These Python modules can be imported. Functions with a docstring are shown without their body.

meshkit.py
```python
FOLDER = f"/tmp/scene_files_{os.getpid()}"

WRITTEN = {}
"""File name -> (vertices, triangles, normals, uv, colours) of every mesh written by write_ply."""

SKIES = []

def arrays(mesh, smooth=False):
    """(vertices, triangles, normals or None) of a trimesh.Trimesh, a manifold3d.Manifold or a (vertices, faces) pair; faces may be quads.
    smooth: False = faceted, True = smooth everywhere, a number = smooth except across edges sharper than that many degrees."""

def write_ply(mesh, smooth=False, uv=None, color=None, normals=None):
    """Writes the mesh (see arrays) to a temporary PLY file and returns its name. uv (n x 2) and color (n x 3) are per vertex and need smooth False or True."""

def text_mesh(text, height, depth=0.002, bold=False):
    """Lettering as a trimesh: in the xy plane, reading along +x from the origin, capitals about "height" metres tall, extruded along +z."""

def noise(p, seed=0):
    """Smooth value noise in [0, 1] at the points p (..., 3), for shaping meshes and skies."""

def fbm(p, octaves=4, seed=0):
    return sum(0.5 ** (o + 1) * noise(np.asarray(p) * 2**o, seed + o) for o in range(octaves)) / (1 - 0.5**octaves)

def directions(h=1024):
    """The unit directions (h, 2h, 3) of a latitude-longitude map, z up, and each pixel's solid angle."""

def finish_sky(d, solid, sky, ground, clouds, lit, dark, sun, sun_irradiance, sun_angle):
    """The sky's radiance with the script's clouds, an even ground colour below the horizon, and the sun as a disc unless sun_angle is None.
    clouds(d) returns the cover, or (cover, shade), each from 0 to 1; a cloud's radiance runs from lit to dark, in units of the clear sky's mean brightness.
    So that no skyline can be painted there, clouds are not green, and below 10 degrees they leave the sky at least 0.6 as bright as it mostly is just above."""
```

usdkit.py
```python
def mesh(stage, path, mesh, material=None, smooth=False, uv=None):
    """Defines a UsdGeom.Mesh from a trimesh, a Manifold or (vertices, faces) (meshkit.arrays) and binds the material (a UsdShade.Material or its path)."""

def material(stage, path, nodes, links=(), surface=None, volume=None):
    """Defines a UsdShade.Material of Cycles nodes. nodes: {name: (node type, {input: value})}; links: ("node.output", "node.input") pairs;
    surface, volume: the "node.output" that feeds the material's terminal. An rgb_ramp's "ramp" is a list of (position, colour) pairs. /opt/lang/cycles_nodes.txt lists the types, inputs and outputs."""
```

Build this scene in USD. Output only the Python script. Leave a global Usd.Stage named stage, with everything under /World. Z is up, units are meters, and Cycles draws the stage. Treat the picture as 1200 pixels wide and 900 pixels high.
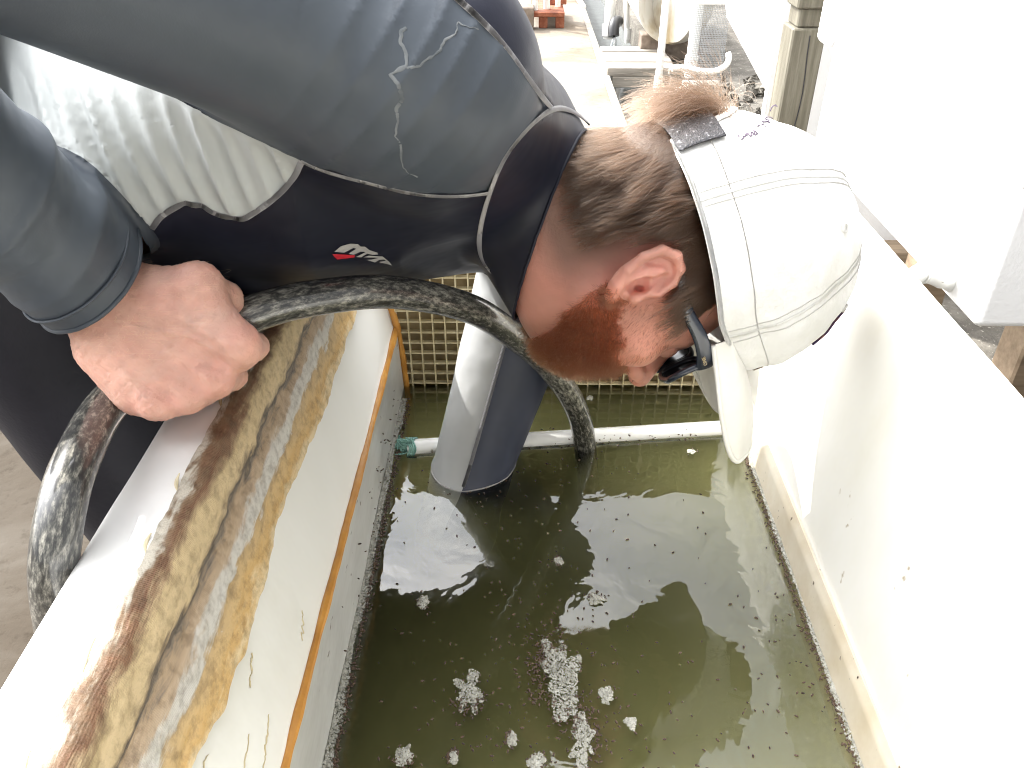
import math, numpy as np, trimesh, usdkit, meshkit
from scipy.spatial import cKDTree
from pxr import Usd, UsdGeom, UsdLux, UsdShade, Gf, Sdf, Vt

stage = Usd.Stage.CreateInMemory()
UsdGeom.Xform.Define(stage, '/World')
UsdGeom.Scope.Define(stage, '/World/Looks')
RNG = np.random.default_rng(7)

# ------------------------------------------------------------------ camera
EYE = np.array([0.0, 0.0, 1.13])
PITCH, YAW, FOC = math.radians(33.7), math.radians(0.6), 970.0       # focal length in pixels of a 1200 wide picture
cp, sp, cy, sy = math.cos(PITCH), math.sin(PITCH), math.cos(YAW), math.sin(YAW)
CR = np.array([cy, sy, 0.0])
CF = np.array([-sy * cp, cy * cp, -sp])
CU = np.cross(CR, CF)
cam = UsdGeom.Camera.Define(stage, '/World/camera')
cam.CreateHorizontalApertureAttr(36.0)
cam.CreateFocalLengthAttr(36.0 * FOC / 1200)
cam.CreateClippingRangeAttr(Gf.Vec2f(0.02, 500))
cam.AddTransformOp().Set(Gf.Matrix4d(*CR, 0, *CU, 0, *(-CF), 0, *EYE, 1))
cam.CreateExposureAttr(0.78)

# ------------------------------------------------------------------ sun and sky
SUN_EL, SUN_AZ = math.radians(44), math.radians(-50)           # azimuth as atan2(x, y)
SUN = np.array([math.cos(SUN_EL) * math.sin(SUN_AZ), math.cos(SUN_EL) * math.cos(SUN_AZ), math.sin(SUN_EL)])
sky = UsdLux.DomeLight.Define(stage, '/World/sky')
sky_mat = usdkit.material(stage, '/World/Looks/sky', {
    'tc': ('texture_coordinate', {}),
    'sky': ('sky_texture', {'sky_type': 'single_scattering', 'sun_disc': False, 'sun_elevation': SUN_EL, 'sun_rotation': SUN_AZ}),
    'map': ('mapping', {'mapping_type': 'point', 'scale': (1.0, 1.0, 1.9)}),
    'n': ('noise_texture', {'scale': 2.3, 'detail': 7.0, 'roughness': 0.58, 'distortion': 0.3}),
    'r': ('rgb_ramp', {'ramp': [(0.0, (0, 0, 0)), (0.12, (0, 0, 0)), (0.30, (1, 1, 1)), (1.0, (1, 1, 1))]}),
    'n2': ('noise_texture', {'scale': 6.0, 'detail': 5.0}),
    'r2': ('rgb_ramp', {'ramp': [(0.30, (5.6, 5.8, 6.2)), (0.65, (9.2, 9.1, 9.0))]}),
    'dp': ('normal', {'direction': tuple(SUN)}), 'cl': ('clamp', {}), 'pw': ('math', {'math_type': 'power', 'value2': 3.6}), 'ma': ('math', {'math_type': 'multiply_add', 'value2': 9.5, 'value3': 0.6}),
    'gl': ('mix', {'mix_type': 'multiply', 'fac': 1.0}),
    'mix': ('mix', {'mix_type': 'mix'}),
    'bg': ('background_shader', {'strength': 0.10}),
}, [('tc.generated', 'map.vector'), ('map.vector', 'n.vector'), ('map.vector', 'n2.vector'), ('n.fac', 'r.fac'), ('n2.fac', 'r2.fac'),
    ('r.color', 'mix.fac'), ('sky.color', 'mix.color1'), ('tc.generated', 'dp.normal'), ('dp.dot', 'cl.value'), ('cl.result', 'pw.value1'), ('pw.value', 'ma.value1'), ('r2.color', 'gl.color1'), ('ma.value', 'gl.color2'), ('gl.color', 'mix.color2'), ('mix.color', 'bg.color')], surface='bg.background')
UsdShade.MaterialBindingAPI.Apply(sky.GetPrim()).Bind(sky_mat)
sun = UsdLux.DistantLight.Define(stage, '/World/sun')
sun.CreateNormalizeAttr(True); sun.CreateIntensityAttr(1.25); sun.CreateAngleAttr(0.5); sun.CreateColorAttr(Gf.Vec3f(1.0, 0.96, 0.9))
zc = SUN; xc = np.cross([0, 0, 1.0], zc); xc /= np.linalg.norm(xc); yc = np.cross(zc, xc)
sun.AddTransformOp().Set(Gf.Matrix4d(*xc, 0, *yc, 0, *zc, 0, 0, 0, 30, 1))

# ------------------------------------------------------------------ helpers: scene objects
COUNT = {}
def numbered(parent, name):
    k = COUNT.get((parent, name), 0); COUNT[(parent, name)] = k + 1
    return f'{parent}/{name}' + (f'_{k:03d}' if k else '')
def data(prim, **kw):
    for k, v in kw.items():
        if v: prim.SetCustomDataByKey(k, v)
def thing(name, label, category, loc=(0, 0, 0), group=None):
    x = UsdGeom.Xform.Define(stage, numbered('/World', name))
    if any(loc): x.AddTranslateOp().Set(Gf.Vec3d(*map(float, loc)))
    data(x.GetPrim(), label=label, category=category, group=group)
    return x
ORIGIN = {}
def obj(name, mesh, mat, parent=None, smooth=30, normals=None, uvs=None, attrs=None, **kw):
    """One Mesh prim; its vertices are given in world space and made relative to the thing's base."""
    where = parent.GetPath().pathString if parent is not None else '/World'
    path = numbered(where, name)
    if normals is not None:
        v, f = mesh
        p = usdkit.mesh(stage, path, (v, f), mat)
        p.CreateNormalsAttr(Vt.Vec3fArray.FromNumpy(np.asarray(normals, np.float32))); p.SetNormalsInterpolation('vertex')
    else:
        p = usdkit.mesh(stage, path, mesh, mat, smooth=smooth)
    if attrs:
        for k, val in attrs.items():
            val = np.asarray(val, np.float32)
            if val.ndim == 1:
                UsdGeom.PrimvarsAPI(p).CreatePrimvar(k, Sdf.ValueTypeNames.FloatArray, 'vertex').Set(Vt.FloatArray.FromNumpy(val))
            else:
                UsdGeom.PrimvarsAPI(p).CreatePrimvar(k, Sdf.ValueTypeNames.Color3fArray, 'vertex').Set(Vt.Vec3fArray.FromNumpy(val))
    if parent is not None:
        base = UsdGeom.Xformable(parent).ComputeLocalToWorldTransform(0).ExtractTranslation()
        if base.GetLength() > 0: p.AddTranslateOp().Set(-base)
    data(p.GetPrim(), **kw)
    return p
def curves(name, strands, width, mat, parent, **kw):
    path = numbered(parent.GetPath().pathString, name)
    c = UsdGeom.BasisCurves.Define(stage, path)
    c.CreateTypeAttr('linear'); n = strands.shape[1]
    c.CreateCurveVertexCountsAttr(Vt.IntArray.FromNumpy(np.full(len(strands), n, np.int32)))
    c.CreatePointsAttr(Vt.Vec3fArray.FromNumpy(strands.reshape(-1, 3).astype(np.float32)))
    w = np.broadcast_to(np.asarray(width, np.float32), (len(strands), n)).reshape(-1)
    c.CreateWidthsAttr(Vt.FloatArray.FromNumpy(np.ascontiguousarray(w))); c.SetWidthsInterpolation('vertex')
    UsdShade.MaterialBindingAPI.Apply(c.GetPrim()).Bind(mat)
    base = UsdGeom.Xformable(parent).ComputeLocalToWorldTransform(0).ExtractTranslation()
    if base.GetLength() > 0: c.AddTranslateOp().Set(-base)
    data(c.GetPrim(), **kw)
    return c

def W(px, py, d):
    """The point at distance d along the lens axis, in the direction that the modelling sketch has at (px, py)."""
    return EYE + d * (CF + CR * (px - 600) / FOC + CU * (450 - py) / FOC)
def PX(p):
    q = np.asarray(p, float) - EYE; d = q @ CF
    return np.stack([600 + FOC * (q @ CR) / d, 450 - FOC * (q @ CU) / d, d], -1)

ZR, ZW, ZF = 0.78, 0.505, 0.27         # rim, water and floor heights of the tank
def onwater(px, py):
    d = CF + CR * (px - 600) / FOC + CU * (450 - py) / FOC; return EYE + d * ((ZW - EYE[2]) / d[2])
# ------------------------------------------------------------------ helpers: meshes
def cat(ms): return trimesh.util.concatenate(ms)
def box(lo, hi, bevel=0.0, seg=1):
    lo, hi = np.asarray(lo, float), np.asarray(hi, float)
    if bevel <= 0:
        m = trimesh.creation.box(hi - lo); m.apply_translation((lo + hi) / 2); return m
    c, h = (lo + hi) / 2, (hi - lo) / 2
    pts = []
    for sx in (-1, 1):
        for sy_ in (-1, 1):
            for sz in (-1, 1):
                s = np.array([sx, sy_, sz])
                for k in range(3):
                    q = h - bevel; q = q.copy(); q[k] = h[k]; pts.append(c + s * q)
    return trimesh.convex.convex_hull(np.array(pts))
def frames(p):
    p = np.asarray(p, float); t = np.gradient(p, axis=0); t /= np.linalg.norm(t, axis=1, keepdims=True) + 1e-12
    a = np.zeros_like(p); ref = np.array([0, 0, 1.0]) if abs(t[0, 2]) < 0.9 else np.array([1.0, 0, 0])
    a[0] = np.cross(t[0], ref); a[0] /= np.linalg.norm(a[0])
    for i in range(1, len(p)):
        q = a[i - 1] - t[i] * (a[i - 1] @ t[i]); a[i] = q / (np.linalg.norm(q) + 1e-12)
    return t, a, np.cross(t, a)
def tube(p, r, n=12, cap=True, closed=False):
    p = np.asarray(p, float); t, a, b = frames(p); ang = np.arange(n) * 2 * np.pi / n
    r = np.broadcast_to(r, (len(p),))
    v = p[:, None] + r[:, None, None] * (np.cos(ang)[None, :, None] * a[:, None] + np.sin(ang)[None, :, None] * b[:, None])
    m = len(p); i, j = np.meshgrid(np.arange(m if closed else m - 1), np.arange(n), indexing='ij'); i2 = (i + 1) % m
    q = np.stack([i * n + j, i * n + (j + 1) % n, i2 * n + (j + 1) % n, i2 * n + j], -1).reshape(-1, 4)
    f = np.vstack([q[:, [0, 1, 2]], q[:, [0, 2, 3]]]); v = v.reshape(-1, 3)
    if cap and not closed:
        k = len(v); v = np.vstack([v, p[:1], p[-1:]]); jj = np.arange(n)
        f = np.vstack([f, np.stack([np.full(n, k), (jj + 1) % n, jj], 1), np.stack([np.full(n, k + 1), (m - 1) * n + jj, (m - 1) * n + (jj + 1) % n], 1)])
    return trimesh.Trimesh(v, f, process=False)
def spline(p, n):
    from scipy.interpolate import CubicSpline
    p = np.asarray(p, float); s = np.r_[0, np.cumsum(np.linalg.norm(np.diff(p, axis=0), axis=1))]
    return CubicSpline(s, p)(np.linspace(0, s[-1], n))
def resample(p, step):
    p = np.asarray(p, float); s = np.r_[0, np.cumsum(np.linalg.norm(np.diff(p, axis=0), axis=1))]
    x = np.linspace(0, s[-1], max(2, int(s[-1] / step)))
    return np.stack([np.interp(x, s, p[:, k]) for k in range(p.shape[1])], 1)
def grid_mesh(P, flip=False):
    n, m = P.shape[:2]; i, j = np.meshgrid(np.arange(n - 1), np.arange(m - 1), indexing='ij')
    q = np.stack([i * m + j, (i + 1) * m + j, (i + 1) * m + j + 1, i * m + j + 1], -1).reshape(-1, 4)
    if flip: q = q[:, ::-1]
    return P.reshape(-1, 3), np.vstack([q[:, [0, 1, 2]], q[:, [0, 2, 3]]])
def sheet(P, th, flip=False, drop=None):
    """A grid of points given thickness th against its normals. drop: mask of quads left out."""
    n, m = P.shape[:2]
    v, f = grid_mesh(P, flip); t = trimesh.Trimesh(v, f, process=False)
    N = np.array(t.vertex_normals)
    i, j = np.meshgrid(np.arange(n - 1), np.arange(m - 1), indexing='ij')
    keep = np.ones((n - 1, m - 1), bool) if drop is None else ~drop
    q = np.stack([i * m + j, (i + 1) * m + j, (i + 1) * m + j + 1, i * m + j + 1], -1)[keep]
    if flip: q = q[:, ::-1]
    k = n * m; allq = [q, q[:, ::-1] + k]
    e = np.vstack([q[:, [0, 1]], q[:, [1, 2]], q[:, [2, 3]], q[:, [3, 0]]])
    key = {}
    for a, b in e: key[(a, b)] = 1
    rim = np.array([(a, b) for a, b in e if (b, a) not in key])
    if len(rim): allq.append(np.stack([rim[:, 1], rim[:, 0], rim[:, 0] + k, rim[:, 1] + k], 1))
    q = np.vstack(allq)
    out = trimesh.Trimesh(np.vstack([v, v - N * th]), np.vstack([q[:, [0, 1, 2]], q[:, [0, 2, 3]]]), process=False)
    out.remove_unreferenced_vertices(); return out
def ribbon(p, nrm, width, height, stitch=0.0):
    """A flat band lying along p, its flat side along nrm."""
    p = np.asarray(p, float); t = np.gradient(p, axis=0); t /= np.linalg.norm(t, axis=1, keepdims=True) + 1e-12
    s = np.cross(nrm, t); s /= np.linalg.norm(s, axis=1, keepdims=True) + 1e-12; nn = np.cross(t, s)
    ang = np.linspace(0, 2 * np.pi, 13)[:-1]
    width = np.broadcast_to(width, (len(p),)); k = np.arange(len(p)); hgt = height * (1 + stitch * np.where(k % 2, 1, -1))
    v = p[:, None] + (width / 2)[:, None, None] * np.cos(ang)[None, :, None] * s[:, None] + hgt[:, None, None] * np.sin(ang)[None, :, None] * nn[:, None]
    n, m = 12, len(p); i, j = np.meshgrid(np.arange(m - 1), np.arange(n), indexing='ij')
    q = np.stack([i * n + j, i * n + (j + 1) % n, (i + 1) * n + (j + 1) % n, (i + 1) * n + j], -1).reshape(-1, 4)
    return trimesh.Trimesh(v.reshape(-1, 3), np.vstack([q[:, [0, 1, 2]], q[:, [0, 2, 3]]]), process=False)

# ------------------------------------------------------------------ helpers: materials
def mat(name, nodes, links, surface='p.BSDF', volume=None):
    return usdkit.material(stage, '/World/Looks/' + name, nodes, links, surface=surface, volume=volume)
def pm(name, ramp, scale=8.0, rough=0.5, bump=0.0, bscale=None, bdist=0.002, detail=5.0, stretch=(1, 1, 1), spec=0.5, rough2=None, distortion=0.0, extra=None, speck=None):
    """Principled surface whose colour runs along a noise ramp, with fine relief. speck: (scale, threshold, colour) of small marks."""
    if not isinstance(ramp[0], tuple): ramp = [(0.3, tuple(np.array(ramp) * 0.92)), (0.7, tuple(np.minimum(np.array(ramp) * 1.06, 0.95)))]
    nodes = {'g': ('geometry', {}), 'm': ('mapping', {'mapping_type': 'point', 'scale': stretch}),
             'n': ('noise_texture', {'scale': scale, 'detail': detail, 'roughness': 0.6, 'distortion': distortion}), 'r': ('rgb_ramp', {'ramp': ramp}),
             'p': ('principled_bsdf', {'roughness': rough, 'specular_ior_level': spec, **(extra or {})})}
    links = [('g.position', 'm.vector'), ('m.vector', 'n.vector'), ('n.fac', 'r.fac')]
    col = 'r.color'
    if speck:
        nodes['sn'] = ('noise_texture', {'scale': speck[0], 'detail': 3.0}); nodes['sr'] = ('rgb_ramp', {'ramp': [(0, (0, 0, 0)), (speck[1], (0, 0, 0)), (min(speck[1] + 0.04, 1), (1, 1, 1)), (1, (1, 1, 1))]})
        nodes['sm'] = ('mix', {'color2': speck[2]})
        links += [('m.vector', 'sn.vector'), ('sn.fac', 'sr.fac'), ('sr.color', 'sm.fac'), (col, 'sm.color1')]; col = 'sm.color'
    links.append((col, 'p.base_color'))
    if rough2 is not None:
        nodes['rr'] = ('map_range', {'from_min': 0.3, 'from_max': 0.7, 'to_min': rough, 'to_max': rough2, 'clamp': True}); links += [('n.fac', 'rr.value'), ('rr.result', 'p.roughness')]
    if bump:
        nodes['bn'] = ('noise_texture', {'scale': bscale or scale * 6, 'detail': 4.0, 'roughness': 0.6}); nodes['b'] = ('bump', {'strength': bump, 'distance': bdist})
        links += [('m.vector', 'bn.vector'), ('bn.fac', 'b.height'), ('b.normal', 'p.normal')]
    return mat(name, nodes, links)
# ================================================================== materials of the setting
WHITE = pm('white_gelcoat', [(0.25, (0.70, 0.70, 0.67)), (0.5, (0.80, 0.80, 0.78)), (0.75, (0.83, 0.83, 0.81))], scale=5, rough=0.38, bump=0.25, bscale=90, bdist=0.001, stretch=(1, 1, 0.35),
           speck=(55, 0.71, (0.35, 0.27, 0.17)))
WALLP = pm('brushed_white_paint', [(0.28, (0.60, 0.585, 0.52)), (0.48, (0.74, 0.735, 0.69)), (0.75, (0.80, 0.795, 0.765))], scale=9, rough=0.42, bump=0.35, bscale=60, bdist=0.0012, stretch=(1, 0.5, 0.12), detail=8,
           speck=(16, 0.66, (0.42, 0.30, 0.16)))
INNER = pm('stained_white_wall', [(0.25, (0.66, 0.635, 0.53)), (0.5, (0.75, 0.74, 0.69)), (0.75, (0.80, 0.795, 0.77))], scale=6, rough=0.4, bump=0.25, bscale=45, bdist=0.0015, stretch=(1, 0.8, 0.5), detail=7,
           speck=(75, 0.72, (0.40, 0.34, 0.24)))
CREAM = pm('cream_sealant', [(0.3, (0.56, 0.48, 0.35)), (0.55, (0.64, 0.58, 0.47)), (0.8, (0.70, 0.67, 0.59))], scale=14, rough=0.5, bump=0.3, bscale=70, bdist=0.001, speck=(120, 0.70, (0.12, 0.09, 0.06)))
ORANGE = pm('orange_resin_bead', [(0.3, (0.36, 0.15, 0.025)), (0.6, (0.55, 0.26, 0.05)), (0.8, (0.62, 0.36, 0.12))], scale=25, rough=0.35, bump=0.4, bscale=90, bdist=0.001)
LINER = pm('silver_liner', [(0.25, (0.34, 0.335, 0.31)), (0.5, (0.50, 0.50, 0.475)), (0.75, (0.62, 0.62, 0.60))], scale=9, rough=0.38, bump=0.7, bscale=18, bdist=0.005, stretch=(1, 0.5, 1.2), detail=6, speck=(110, 0.71, (0.10, 0.08, 0.05)))
PVC = pm('white_pvc', (0.80, 0.80, 0.77), scale=12, rough=0.32, bump=0.06, speck=(60, 0.70, (0.35, 0.32, 0.24)))
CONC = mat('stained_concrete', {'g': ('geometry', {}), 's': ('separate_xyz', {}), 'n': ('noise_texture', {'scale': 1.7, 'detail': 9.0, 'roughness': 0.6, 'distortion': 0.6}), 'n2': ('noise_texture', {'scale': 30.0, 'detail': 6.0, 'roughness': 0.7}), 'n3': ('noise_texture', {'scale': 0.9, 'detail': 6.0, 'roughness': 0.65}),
    'darker': ('rgb_ramp', {'ramp': [(0.25, (0.028, 0.021, 0.014)), (0.45, (0.052, 0.042, 0.031)), (0.6, (0.085, 0.075, 0.062)), (0.8, (0.15, 0.142, 0.130))]}),  # browner, darker ramp towards the tank, mixed by distance along y
    'paler': ('rgb_ramp', {'ramp': [(0.25, (0.10, 0.075, 0.052)), (0.42, (0.19, 0.158, 0.122)), (0.6, (0.26, 0.235, 0.205)), (0.8, (0.33, 0.32, 0.30))]}),
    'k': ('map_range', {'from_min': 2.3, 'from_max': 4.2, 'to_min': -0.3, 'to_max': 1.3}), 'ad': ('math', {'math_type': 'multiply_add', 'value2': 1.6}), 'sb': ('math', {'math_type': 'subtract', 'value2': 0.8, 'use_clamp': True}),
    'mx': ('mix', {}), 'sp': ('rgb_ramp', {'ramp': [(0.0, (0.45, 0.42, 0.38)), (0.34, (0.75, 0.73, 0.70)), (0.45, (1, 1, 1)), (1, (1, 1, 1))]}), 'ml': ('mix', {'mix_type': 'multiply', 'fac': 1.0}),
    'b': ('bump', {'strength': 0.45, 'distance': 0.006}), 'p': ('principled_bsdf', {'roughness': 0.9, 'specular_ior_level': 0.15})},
    [('g.position', 'n.vector'), ('g.position', 'n2.vector'), ('g.position', 'n3.vector'), ('g.position', 's.vector'), ('s.y', 'k.value'), ('n.fac', 'darker.fac'), ('n.fac', 'paler.fac'), ('n3.fac', 'ad.value1'), ('k.result', 'ad.value3'), ('ad.value', 'sb.value1'),
     ('sb.value', 'mx.fac'), ('darker.color', 'mx.color1'), ('paler.color', 'mx.color2'), ('n2.fac', 'sp.fac'), ('mx.color', 'ml.color1'), ('sp.color', 'ml.color2'), ('ml.color', 'p.base_color'), ('n2.fac', 'b.height'), ('b.normal', 'p.normal')])
GRAVEL = pm('grey_ground', [(0.25, (0.055, 0.049, 0.04)), (0.5, (0.115, 0.104, 0.087)), (0.75, (0.21, 0.195, 0.165))], scale=9, rough=0.9, bump=0.9, bscale=60, bdist=0.012, detail=9, speck=(90, 0.66, (0.45, 0.42, 0.36)))
WOOD = pm('weathered_wood', [(0.25, (0.065, 0.058, 0.040)), (0.5, (0.135, 0.122, 0.088)), (0.75, (0.22, 0.205, 0.16))], scale=7, rough=0.75, bump=0.7, bscale=24, bdist=0.004, stretch=(9, 9, 0.6), detail=7)
PLANK = pm('grey_plank_wood', [(0.25, (0.16, 0.14, 0.115)), (0.5, (0.28, 0.255, 0.22)), (0.75, (0.40, 0.37, 0.32))], scale=7, rough=0.8, bump=0.6, bscale=22, bdist=0.004, stretch=(0.6, 9, 9), detail=7)
TIMBER = pm('pale_timber', [(0.3, (0.17, 0.12, 0.075)), (0.7, (0.30, 0.225, 0.15))], scale=6, rough=0.7, stretch=(0.7, 9, 9), bump=0.4, bscale=20)
RUST = pm('rusty_steel', [(0.25, (0.10, 0.03, 0.018)), (0.5, (0.25, 0.075, 0.035)), (0.75, (0.36, 0.16, 0.09))], scale=22, rough=0.75, bump=0.6, bscale=80, bdist=0.004)
DARKW = pm('dark_wood_block', [(0.3, (0.11, 0.085, 0.065)), (0.7, (0.25, 0.20, 0.16))], scale=18, rough=0.8, bump=0.6)
BLACK = pm('black_plastic', (0.02, 0.02, 0.022), rough=0.35)
YPIPE = pm('aged_yellow_pipe', [(0.3, (0.42, 0.34, 0.18)), (0.7, (0.66, 0.58, 0.40))], scale=12, rough=0.45)
GRIDM = pm('beige_plastic_grid', [(0.3, (0.50, 0.42, 0.24)), (0.7, (0.68, 0.60, 0.40))], scale=16, rough=0.45, bump=0.1, speck=(60, 0.68, (0.25, 0.17, 0.07)))
DARKH2O = mat('channel_water', {'g': ('geometry', {}), 'n': ('noise_texture', {'scale': 5.0, 'detail': 3.0}), 'b': ('bump', {'strength': 0.12, 'distance': 0.02}),
    'p': ('principled_bsdf', {'base_color': (0.10, 0.108, 0.108), 'roughness': 0.05, 'ior': 1.33})}, [('g.position', 'n.vector'), ('n.fac', 'b.height'), ('b.normal', 'p.normal')])

Y0, Y1 = -0.62, 1.07                   # its inner length

# ================================================================== ground
def slab(x0, x1, y0, y1, z, nx=2, ny=2):
    X, Y = np.meshgrid(np.linspace(x0, x1, nx), np.linspace(y0, y1, ny), indexing='ij')
    return grid_mesh(np.stack([X, Y, np.full_like(X, z)], -1))
CH0, CH1 = 0.485, 0.80                 # the open channel beside the slab
v1, f1 = slab(-60, CH0, -60, 140, 0.0); 
side = box([CH0 - 0.14, -60, -0.32], [CH0, 140, -0.004])
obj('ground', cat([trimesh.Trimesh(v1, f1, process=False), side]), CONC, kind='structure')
obj('channel_bed', cat([box([CH0, -60, -0.45], [CH1, 140, -0.33])]), GRAVEL, kind='structure')
obj('channel_water', slab(CH0, CH1, -60, 140, -0.16), DARKH2O, kind='structure')
gx, gy = np.meshgrid(np.r_[CH1, np.linspace(CH1 + 0.02, 4, 60), 6, 20, 60], np.r_[-60, -8, np.linspace(-1, 9, 140), 20, 140], indexing='ij')
gz = 0.05 * (meshkit.fbm(np.stack([gx * 3, gy * 3, 0 * gx], -1), 4, 3) - 0.5) * ((gx > CH1 + 0.015)) - 0.015
gz[0] = -0.45
obj('gravel_yard', grid_mesh(np.stack([gx, gy, gz], -1)), GRAVEL, kind='structure', smooth=False)
edge = box([CH0 - 0.035, -20, 0.004], [CH0 + 0.004, 60, 0.012], 0.002)
obj('kerb_strip', edge, PLANK, kind='structure')

# ================================================================== the tank
tank = thing('rearing_tank', 'long white fibreglass rearing tank with peeling brown-stained left rim, filled with murky green water', 'tank', (0, 0.2, 0))
NY = 260
YS = np.linspace(Y0 - 0.03, Y1 + 0.03, NY)
def swept(profile, amp=0.0, freq=5.0, seed=0, ys=YS, step=0.006):
    """A profile in (x, z) drawn along y, its points moved a little by noise."""
    pr = resample(np.array(profile), step) if step else np.array(profile, float)
    P = np.stack([np.broadcast_to(pr[None, :, 0], (len(ys), len(pr))), np.broadcast_to(ys[:, None], (len(ys), len(pr))), np.broadcast_to(pr[None, :, 1], (len(ys), len(pr)))], -1).copy()
    if amp:
        d = amp * (meshkit.fbm(P * freq, 4, seed) - 0.5) * 2
        t = trimesh.Trimesh(*grid_mesh(P), process=False).vertex_normals.reshape(P.shape).copy()
        P = P + t * d[..., None]
    return P
def arc(c, r, a0, a1, n=6):
    a = np.radians(np.linspace(a0, a1, n)); return [(c[0] + r * math.cos(x), c[1] + r * math.sin(x)) for x in a]
XL = -0.2566
# left: outside wall, rim (corners rounded), then the inner wall
left_out = [(XL + 0.022, 0.20), (XL + 0.022, ZR - 0.055)] + [(XL, ZR - 0.055)] + arc((XL + 0.006, ZR - 0.006), 0.006, 180, 90) + [(-0.214, ZR + 0.001)]
obj('left_rim', sheet(swept(left_out, 0.0007, 9, 1), 0.004, flip=True), WHITE, tank)
left_in = [(-0.190, ZR - 0.082), (-0.1625, 0.594), (-0.1600, 0.590)]
obj('left_wall', sheet(swept(left_in, 0.0010, 7, 2), 0.006, flip=True), WALLP, tank, label='white painted inner wall with hairline cracks')
liner_in = [(-0.1600, 0.592), (-0.1565, ZW), (-0.150, ZF)]
obj('liner_strip', sheet(swept(liner_in, 0.0016, 12, 3, ys=np.linspace(Y0, 0.93, 240)), 0.003, flip=True), LINER, tank, label='silvery liner sheet along the left waterline')
obj('left_wall_core', sheet(swept([(-0.2, ZR - 0.03), (-0.18, ZR - 0.12), (-0.168, 0.55), (-0.156, ZF - 0.02)]) - [0.006, 0, 0], 0.022, flip=True), WALLP, tank)
yb = np.linspace(Y0, 0.94, 420)
bead = np.stack([-0.1608 + 0.0012 * (meshkit.fbm(np.stack([yb * 14, 0 * yb, 0 * yb], -1), 3, 4) - 0.5), yb, 0.5925 + 0.004 * (meshkit.fbm(np.stack([yb * 9, 0 * yb, 0 * yb + 5], -1), 3, 4) - 0.5)], -1)
obj('resin_bead', tube(bead, 0.0042 * (0.7 + 0.6 * meshkit.fbm(np.stack([yb * 30, 0 * yb, 0 * yb + 9], -1), 3, 8)), 8), ORANGE, tank)
zb = np.linspace(ZR - 0.06, 0.40, 90)
bx = np.interp(zb, [ZF, ZW, 0.594, ZR], [-0.150, -0.1565, -0.1625, -0.2]) + 0.004
obj('resin_bead', tube(np.stack([bx, np.full_like(zb, 0.9325), zb], -1), 0.0045 * (0.7 + 0.6 * meshkit.fbm(np.stack([zb * 40, 0 * zb, 0 * zb], -1), 3, 5)), 8), ORANGE, tank)

# the broken inner edge of the left rim: bare laminate, foam and glass cloth
pr = resample(np.array(arc((-0.2145, ZR - 0.012), 0.0135, 96, 10, 8) + [(-0.197, ZR - 0.035), (-0.1885, ZR - 0.078), (-0.1845, ZR - 0.092)]), 0.0022)
ye = np.linspace(Y0 - 0.02, Y1 + 0.02, 640)
na = len(pr); across = np.linspace(0, 1, na)
P = np.stack([np.broadcast_to(pr[None, :, 0], (640, na)), np.broadcast_to(ye[:, None], (640, na)), np.broadcast_to(pr[None, :, 1], (640, na))], -1).copy()
Nn = trimesh.Trimesh(*grid_mesh(P), process=False).vertex_normals.reshape(P.shape).copy()
Nn *= np.sign(Nn[:1, na // 2:na // 2 + 1, 0:1])
nz = lambda a, b, s: meshkit.fbm(np.stack([ye[:, None] * a + 0 * across, across * b + 0 * ye[:, None], np.full((640, na), s * 3.7)], -1), 5, s)
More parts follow.
